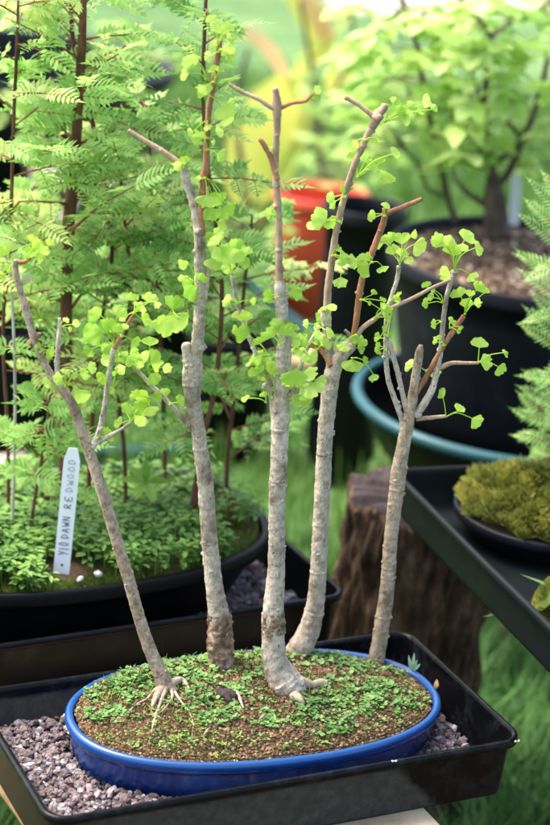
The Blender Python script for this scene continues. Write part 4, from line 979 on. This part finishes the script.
# conifer seedlings at right
def spray(mb, base, tip, nv, pairs, ll, lw=.0027):
    d = tip-base; frond(mb, base, d, nv, d.length, pairs, ll, lw, .12)
def conifer(base, trunk, sprays, label, ll=.0165):
    root = empty('conifer_seedling', base, label, 'conifer', 'conifer seedlings at the right edge')
    mb = MB(); T = [(up(x, y, base), m(w, base)/2) for x, y, w in trunk]; tube(mb, T, .01, 8, .1, 60); mb.build('trunk', 'rbark', root)
    mb = MB()
    for x0, y0, x1, y1 in sprays:
        o = random.uniform(-.02, .02); p, q = up(x0, y0, base), up(x0+(x1-x0)*.78, y0+(y1-y0)*.78, base, o); L = (q-p).length
        spray(mb, p, q, (CV-p).normalized()+Vector((0, 0, .8)), max(7, int(L/.0052)), ll)
    mb.build('foliage', ['conifer', 'rtwig'], root); return root
cb = Vector((MC.x+.03, MC.y-.01, .115))
conifer(hit(560, 470, .12), [(560, 475, 6), (560, 420, 5), (562, 340, 5), (566, 250, 4), (570, 190, 3)],
 [(560, 445, 518, 428), (558, 425, 512, 408), (562, 410, 515, 380), (560, 395, 522, 366), (565, 378, 512, 372), (562, 350, 516, 318), (562, 340, 522, 300), (565, 330, 530, 285), (560, 300, 515, 262), (564, 290, 512, 240), (562, 270, 508, 248), (565, 250, 515, 205), (566, 235, 520, 190), (568, 220, 526, 170), (555, 455, 530, 446), (565, 310, 512, 322), (562, 360, 530, 395), (565, 400, 530, 440), (566, 205, 540, 165), (566, 260, 520, 280)], 'bright green conifer seedling rising at the right edge above the moss pot')
conifer(hit(548, 462, .125), [(548, 465, 5), (545, 430, 4), (538, 405, 3)], [(546, 440, 508, 432), (543, 425, 510, 405), (540, 412, 518, 390), (545, 432, 556, 410), (540, 415, 548, 390), (547, 445, 525, 458)], 'short conifer seedling with a reddish foot on the moss mound')

# ================================================================== SHRUBS IN THE BIG POT (blurred broad leaves)
def shrub(base, stems, label, mats, nleaf, size, spread=.10, group='broad-leaved shrubs at upper right', name='broadleaf_shrub', barkm='darkbark', box_=None):
    root = empty(name, base, label, 'shrub', group)
    tips = []
    for k, st in enumerate(stems):
        mb = MB(); T = [(up(x, y, base, o[0] if o else 0), m(w, base)/2) for x, y, w, *o in st]; tube(mb, T, .012, 10, .15, 40); mb.build('trunk' if k == 0 else 'branch', barkm, root)
        sp = spline(T, .02); tips += [p for p, r in sp[len(sp)//3:]]
    fm = [MB() for _ in mats]; tw = MB()
    if box_:
        pts = [up(random.uniform(box_[0], box_[2]), random.uniform(box_[1], box_[3]), base, random.uniform(-spread*1.6, spread*1.6)) for _ in range(nleaf//5)]
        pts = [p for p in pts if noise.noise(p*6) > -.22]
    else: pts = [random.choice(tips)+rv()*random.uniform(.02, spread) for _ in range(nleaf//5)]
    for p in pts:
        t = min(tips, key=lambda q: (q-p).length); tube(tw, [(t, .0016), ((t+p)/2+Vector((0, 0, .01)), .0012), (p, .0008)], .03, 5)
        F_ = random.choice(fm); h = (p-t); h.z *= .3; h = h.normalized() if h.length > 1e-4 else rv()
        for i in range(5):
            a = (i-2)*.6; d = (h*math.cos(a)+h.cross(Vector((0, 0, 1)))*math.sin(a)+Vector((0, 0, random.uniform(-.3, .2)))).normalized()
            b0 = p-h*.01*abs(i-2)+rv()*.004; L = size*random.uniform(.6, 1.15)
            leaf_quad(F_, b0, d, (Vector((0, 0, 1))+rv()*.5), L, L*random.uniform(.5, .68), random.uniform(.05, .35))
    tw.build('twigs', barkm, root)
    for F_, mt in zip(fm, mats):
        if F_.f: F_.build('foliage', mt, root)
    return root
sb = hit(497, 232, .20)
shrub(sb, [[(497, 236, 26), (496, 215, 24), (495, 198, 22), (493, 180, 14), (491, 165, 8), (487, 140, 6.5), (485, 100, 6), (488, 60, 6), (490, 38, 5), (480, 20, 4), (455, -6, 4)],
 [(490, 40, 4), (510, 22, 4), (540, 8, 3.5), (560, -5, 3)], [(494, 190, 9), (510, 170, 8), (522, 140, 7), (535, 110, 6), (548, 60, 5)],
 [(500, 215, 7), (478, 200, 6), (462, 188, 4), (455, 180, 3)], [(492, 165, 6), (520, 140, 5), (500, 110, 4), (530, 95, 3)]],
 'shrub with a short gnarled trunk in the middle of the huge black pot', ['broad', 'broad2', 'broad'], 430, .060, .13, box_=(440, -20, 575, 165))
sb2 = hit(452, 222, .20)
shrub(sb2, [[(456, 222, 7), (450, 205, 6), (442, 170, 6), (432, 130, 6), (424, 90, 5.5), (418, 50, 5), (405, 10, 5), (398, -20, 4)],
 [(448, 195, 4), (430, 190, 4), (415, 160, 3), (405, 150, 3)], [(436, 140, 4), (460, 128, 3.5), (480, 100, 3), (465, 60, 3)]],
 'slim-stemmed shrub leaning left in the huge black pot', ['broad', 'broad2'], 380, .058, .13, box_=(345, 5, 470, 160))
sb3 = hit(310, 260, GZ)
shrub(sb3, [[(330, 262, 9), (325, 200, 7), (318, 120, 6), (310, 60, 5), (300, 0, 4)], [(318, 130, 5), (340, 80, 4), (355, 50, 4), (350, 10, 3)]],
 'pale leafy shrub standing far behind between the middle stem and the pot', ['broad', 'broad2'], 500, .055, .3, box_=(285, 60, 400, 215))
# white label in big pot
p0 = hit(517, 222, .2); lab = MB(); a_ = up(514, 225, p0); b_ = up(517, 170, p0); s = (b_-a_).cross(CV-a_).normalized()*m(5, p0); nn = (CV-a_).normalized()*.0008
q = [a_-s, a_+s, b_+s, b_-s]; lab.add([v+nn for v in q]+[v-nn for v in q], [(0, 1, 2, 3), (7, 6, 5, 4), (0, 4, 5, 1), (1, 5, 6, 2), (2, 6, 7, 3), (3, 7, 4, 0)])
tag(lab.build('plant_label', 'label', smooth=False, origin=a_), 'blank-looking white label stuck in the huge pot right of the gnarled trunk', 'plant label')

# ================================================================== BACKGROUND POTS, HOSES, PLANKS
def px_pot(name, x, y, zt, wpx, h, mat, label, cat='pot', group=None, **kw):
    c = hit(x, y, zt); a = m(wpx/2, c); return pot_round(name, c.x, c.y, a, a, 0, zt, h, mat, label, cat, group, **kw), c, a
px_pot('bucket', 322, 192, -.19, 96, .36, 'red', 'round red-orange plastic bucket standing on the grass behind the middle stems', 'bucket', taper=.72, lip=.012, liph=.03)
px_pot('flower_pot', 366, 205, .10, 84, .65, 'blueblack', 'tall slate-black pot in front of the red bucket', 'pot', 'dark pots standing behind', taper=.8, lip=.008, liph=.03)
px_pot('tub', 10, 55, -.10, 320, .45, 'blueblack', 'very wide black tub far behind at upper left', 'tub', 'dark pots standing behind', taper=.8, lip=.03, liph=.05)
px_pot('flower_pot', 2, 318, -.12, 130, .26, 'blueblack', 'squat black pot behind the planter at the left edge', 'pot', 'dark pots standing behind', taper=.85, lip=.012, liph=.03)
px_pot('flower_pot', 160, 250, -.22, 130, .33, 'potblack', 'black pot hidden among the redwood foliage left of the second stem', 'pot', 'dark pots standing behind', taper=.82, lip=.01, liph=.03)
px_pot('flower_pot', 235, 330, -.25, 96, .30, 'potblack', 'low black pot just behind the redwoods between second and middle stems', 'pot', 'dark pots standing behind', taper=.82, lip=.01, liph=.03)
def hose(pts, z, w, label, lift=None):
    mb = MB(); q = []
    for x, y in pts: p = hit(x, y, z); q.append((p, m(w, p)/2))
    tube(mb, q, .03, 12, .02, 5); return tag(mb.build('garden_hose', 'teal'), label, 'hose', 'teal garden hoses')
hose([(-60, 372), (-20, 392), (10, 412), (40, 434), (80, 448), (130, 454), (190, 450), (240, 440)], GZ+.03, 17, 'teal hose sweeping across the ground behind the oval planter')
hose([(215, 262), (245, 275), (265, 296), (285, 312), (305, 328), (330, 345), (352, 352), (380, 352)], GZ+.03, 9, 'teal hose lying on the ground below the red bucket')
def plank_px(a, b_, z, wd, th, mat, label, name='plank'):
    p, q = hit(*a, z), hit(*b_, z); d = (q-p); L = d.length; an = math.atan2(d.y, d.x); c = (p+q)/2
    mb = MB(); rr = []
    for zz, ins in ((z-th, .002), (z-th+.002, 0), (z-.002, 0), (z, .002)): rr.append(rrect(c.x, c.y, L/2-ins, wd/2-ins, .004, an, zz, 3, 6))
    loft(mb, rr, True, True); return tag(mb.build(name, mat), label, 'board')
plank_px((235, 352), (400, 352), GZ+.05, .16, .05, 'oldplank', 'orange-brown board lying on the grass behind the forked stem')
plank_px((-10, 412), (75, 392), GZ+.05, .22, .05, 'oldplank', 'orange-brown board on the ground at the left edge under the teal hose')
plank_px((-30, 446), (26, 450), GZ+.05, .26, .05, 'brick', 'pale pinkish slab lying on the ground at the left edge', 'slab')
# stick, bottom left
p, q = hit(-20, 770, -.28), hit(45, 850, -.28); mb = MB(); tube(mb, [(p, .009), ((p+q)/2, .010), (q, .009)], .02, 10, .15, 30)
# it leans on the bench leg from the ground
mb = MB(); q0 = hit(-35, 752, -.3); q1 = hit(60, 870, -.3); gnd = q0+(q0-q1)*1.2; gnd.z = GZ; tube(mb, [(gnd, .010), (q0, .010), (q1, .009)], .03, 10, .15, 30)
tag(mb.build('stick', 'oldplank'), 'brown bark-covered stick leaning below the front left tray corner', 'stick')
# pale branch blurred upper left
mb = MB(); bz = -.15; q = [hit(x, y, bz) for x, y in ((10, 150), (35, 165), (60, 180), (75, 198), (66, 215), (50, 220))]; bq = [(v, .010) for v in q]; tube(mb, bq, .03, 8, .1, 20)
r2 = [hit(x, y, bz) for x, y in ((60, 180), (95, 190), (120, 180), (160, 168))]; tube(mb, [(v, .008) for v in r2], .03, 8, .1, 20)
r3 = [hit(35, 165, bz), hit(38, 230, bz)]; r3[1].z = GZ; tube(mb, [(r3[0], .01), (Vector((r3[0].x, r3[0].y, GZ)), .012)], .03, 8, .1, 20)
tag(mb.build('bare_branch', 'palewood'), 'pale bare forked branch behind the redwoods at upper left', 'branch')
# yellowing plant
yb = hit(262, 235, GZ); yp = empty('yellowing_plant', yb, 'plant with large drooping yellow and orange leaves behind the middle stem', 'plant')
def strap(pts, w, mat, nm='leaf'):
    mb = MB(); P = [up(x, y, yb, o) for x, y, o in pts]; sp = spline([(p, 0) for p in P], .02); vs = []; k = len(sp)
    for i, (p, _) in enumerate(sp):
        t = i/(k-1); T = (sp[min(i+1, k-1)][0]-sp[max(0, i-1)][0]).normalized(); sd = T.cross((CV-p).normalized()+Vector((0, 0, .6))).normalized(); wd = m(w, p)*.5*(math.sin(PI*min(1, t*.92+.06))**.7)
        vs += [p-sd*wd, p+Vector((0, 0, -.01)), p+sd*wd]
    mb.add(vs, [(i*3+a, i*3+a+1, i*3+a+4, i*3+a+3) for i in range(k-1) for a in (0, 1)]); mb.build(nm, mat, yp)
mb = MB(); tube(mb, [(yb, .012), (up(262, 150, yb), .010), (up(285, 85, yb, .05), .008), (up(330, 40, yb, .1), .006), (up(370, -10, yb, .2), .005)], .03, 8); mb.build('stem', 'yellowleaf', yp)
strap([(305, 80, .05), (280, 100, 0), (255, 150, -.05), (238, 205, -.1)], 62, 'yellowleaf')
strap([(300, 85, .05), (290, 120, 0), (278, 160, -.05), (262, 200, -.1)], 44, 'yellowleaf')
strap([(290, 82, .05), (265, 45, 0), (240, 32, -.05), (212, 40, -.1)], 16, 'orangeleaf')
strap([(300, 70, .05), (320, 40, .1), (300, 0, .1), (270, -30, .1)], 30, 'yellowleaf')
strap([(330, 45, .1), (320, 20, .1), (300, -10, .1)], 20, 'orangeleaf')
strap([(340, 40, .1), (345, 60, .05), (330, 95, 0)], 30, 'yellowleaf')

# a few more leafy plants far behind so that the lawn edge is not bare
for k, (x, y, bx) in enumerate([(130, 300, (95, 20, 200, 200)), (240, 290, (195, 215, 290, 290)), (30, 330, (-20, 90, 70, 290))]):
    bs = hit(x, y, GZ); shrub(bs, [[(x, y, 9), (x+6, y-80, 7), (x-4, y-180, 5), (x+8, y-240, 4)]], ['low green bush far behind the redwoods at upper left', 'low green bush behind the middle stem left of the bucket', 'low green bush at the far left behind the squat pot'][k], ['broad2', 'broad'], [260, 260, 200][k], .05, .3, 'low bushes far behind', 'bush', box_=bx)

# weeds and stones at lower right
mb = MB()
for i in range(3000):
    p = hit(random.uniform(380, 590), random.uniform(560, 900), GZ) if i % 3 else hit(random.uniform(-80, 120), random.uniform(740, 960), GZ)  # front-left weeds added to darken the shaded ground there
    if (p-Vector((LC.x, LC.y, GZ))).length < .16: continue
    for _ in range(3): blade(mb, p+rv()*.02*Vector((1, 1, 0)).length*0.5 if False else p, random.uniform(.05, .17), .0026, .9)
for i in range(520):
    p = hit(random.uniform(400, 600), random.uniform(600, 900), GZ)
    for _ in range(6):
        a = random.uniform(0, 6.28); d = Vector((math.cos(a), math.sin(a), .3)); leaf_quad(mb, p+Vector((0, 0, random.uniform(.02, .07))), d, Vector((0, 0, 1)), random.uniform(.02, .055), random.uniform(.014, .030), .25)
tag(mb.build('undergrowth', 'darkgrass', smooth=False), 'shaded weeds and long grass at the foot of the log, lower right', 'undergrowth', kind='stuff')
for x, y, s, lab in ((547, 817, 24, 'pale grey stone on the grass in the bottom right corner'), (519, 789, 17, 'dull half-buried stone beside the tray front right corner')):
    c = hit(x, y, GZ+.02); mb = MB(); rock(mb, c, m(s, c)*.8, ICO3, .25); tag(mb.build('stone', 'stone', origin=c), lab, 'stone', 'stones in the grass')

# ================================================================== CAMERA, LIGHT, WORLD
cd = bpy.data.cameras.new('camera'); co = bpy.data.objects.new('camera', cd); COL.objects.link(co); S.camera = co
cd.sensor_fit = 'VERTICAL'; cd.sensor_height = 36; cd.sensor_width = 24; cd.lens = F/825*36; cd.clip_start = .05; cd.clip_end = 400
rm = Matrix(((R[0][0], R[0][1], R[0][2], CAM[0]), (R[1][0], R[1][1], R[1][2], CAM[1]), (R[2][0], R[2][1], R[2][2], CAM[2]), (0, 0, 0, 1)))
co.matrix_world = rm
cd.dof.use_dof = True; fp = hit(281, 690, 0); vz = Vector((-R[0][2], -R[1][2], -R[2][2]))
tgt = up(281, 500, fp); cd.dof.focus_distance = (tgt-CV).dot(vz); cd.dof.aperture_fstop = 3.7

w = bpy.data.worlds.new('World'); S.world = w; w.use_nodes = True; nt = w.node_tree
sky = nt.nodes.new('ShaderNodeTexSky'); sky.sky_type = 'NISHITA'; sky.sun_disc = False
SEL, SAZ = math.radians(58), math.radians(200)     # sun high, from the left and slightly behind the camera
sd = (-RGT*.75+FWD*.25).normalized(); az = math.atan2(sd.x, sd.y)
sky.sun_elevation = SEL; sky.sun_rotation = az; sky.air_density = .7; sky.dust_density = 5.0; sky.ozone_density = .3
bg = nt.nodes['Background']; bg.inputs['Strength'].default_value = .15; nt.links.new(sky.outputs[0], bg.inputs['Color'])
sl = bpy.data.lights.new('sun', 'SUN'); sl.energy = 1.1; sl.angle = math.radians(35); sl.color = (1, .97, .92)
so = bpy.data.objects.new('sun', sl); COL.objects.link(so)
dirv = Vector((sd.x*math.cos(SEL), sd.y*math.cos(SEL), math.sin(SEL)))
so.rotation_euler = dirv.to_track_quat('Z', 'Y').to_euler(); so.location = dirv*5
vs_ = S.view_settings; vs_.view_transform = 'Standard'; vs_.look = 'None'; vs_.gamma = 1; vs_.use_curve_mapping = False; vs_.exposure = 2.1
S.cycles.max_bounces = 8; S.cycles.use_denoising = True
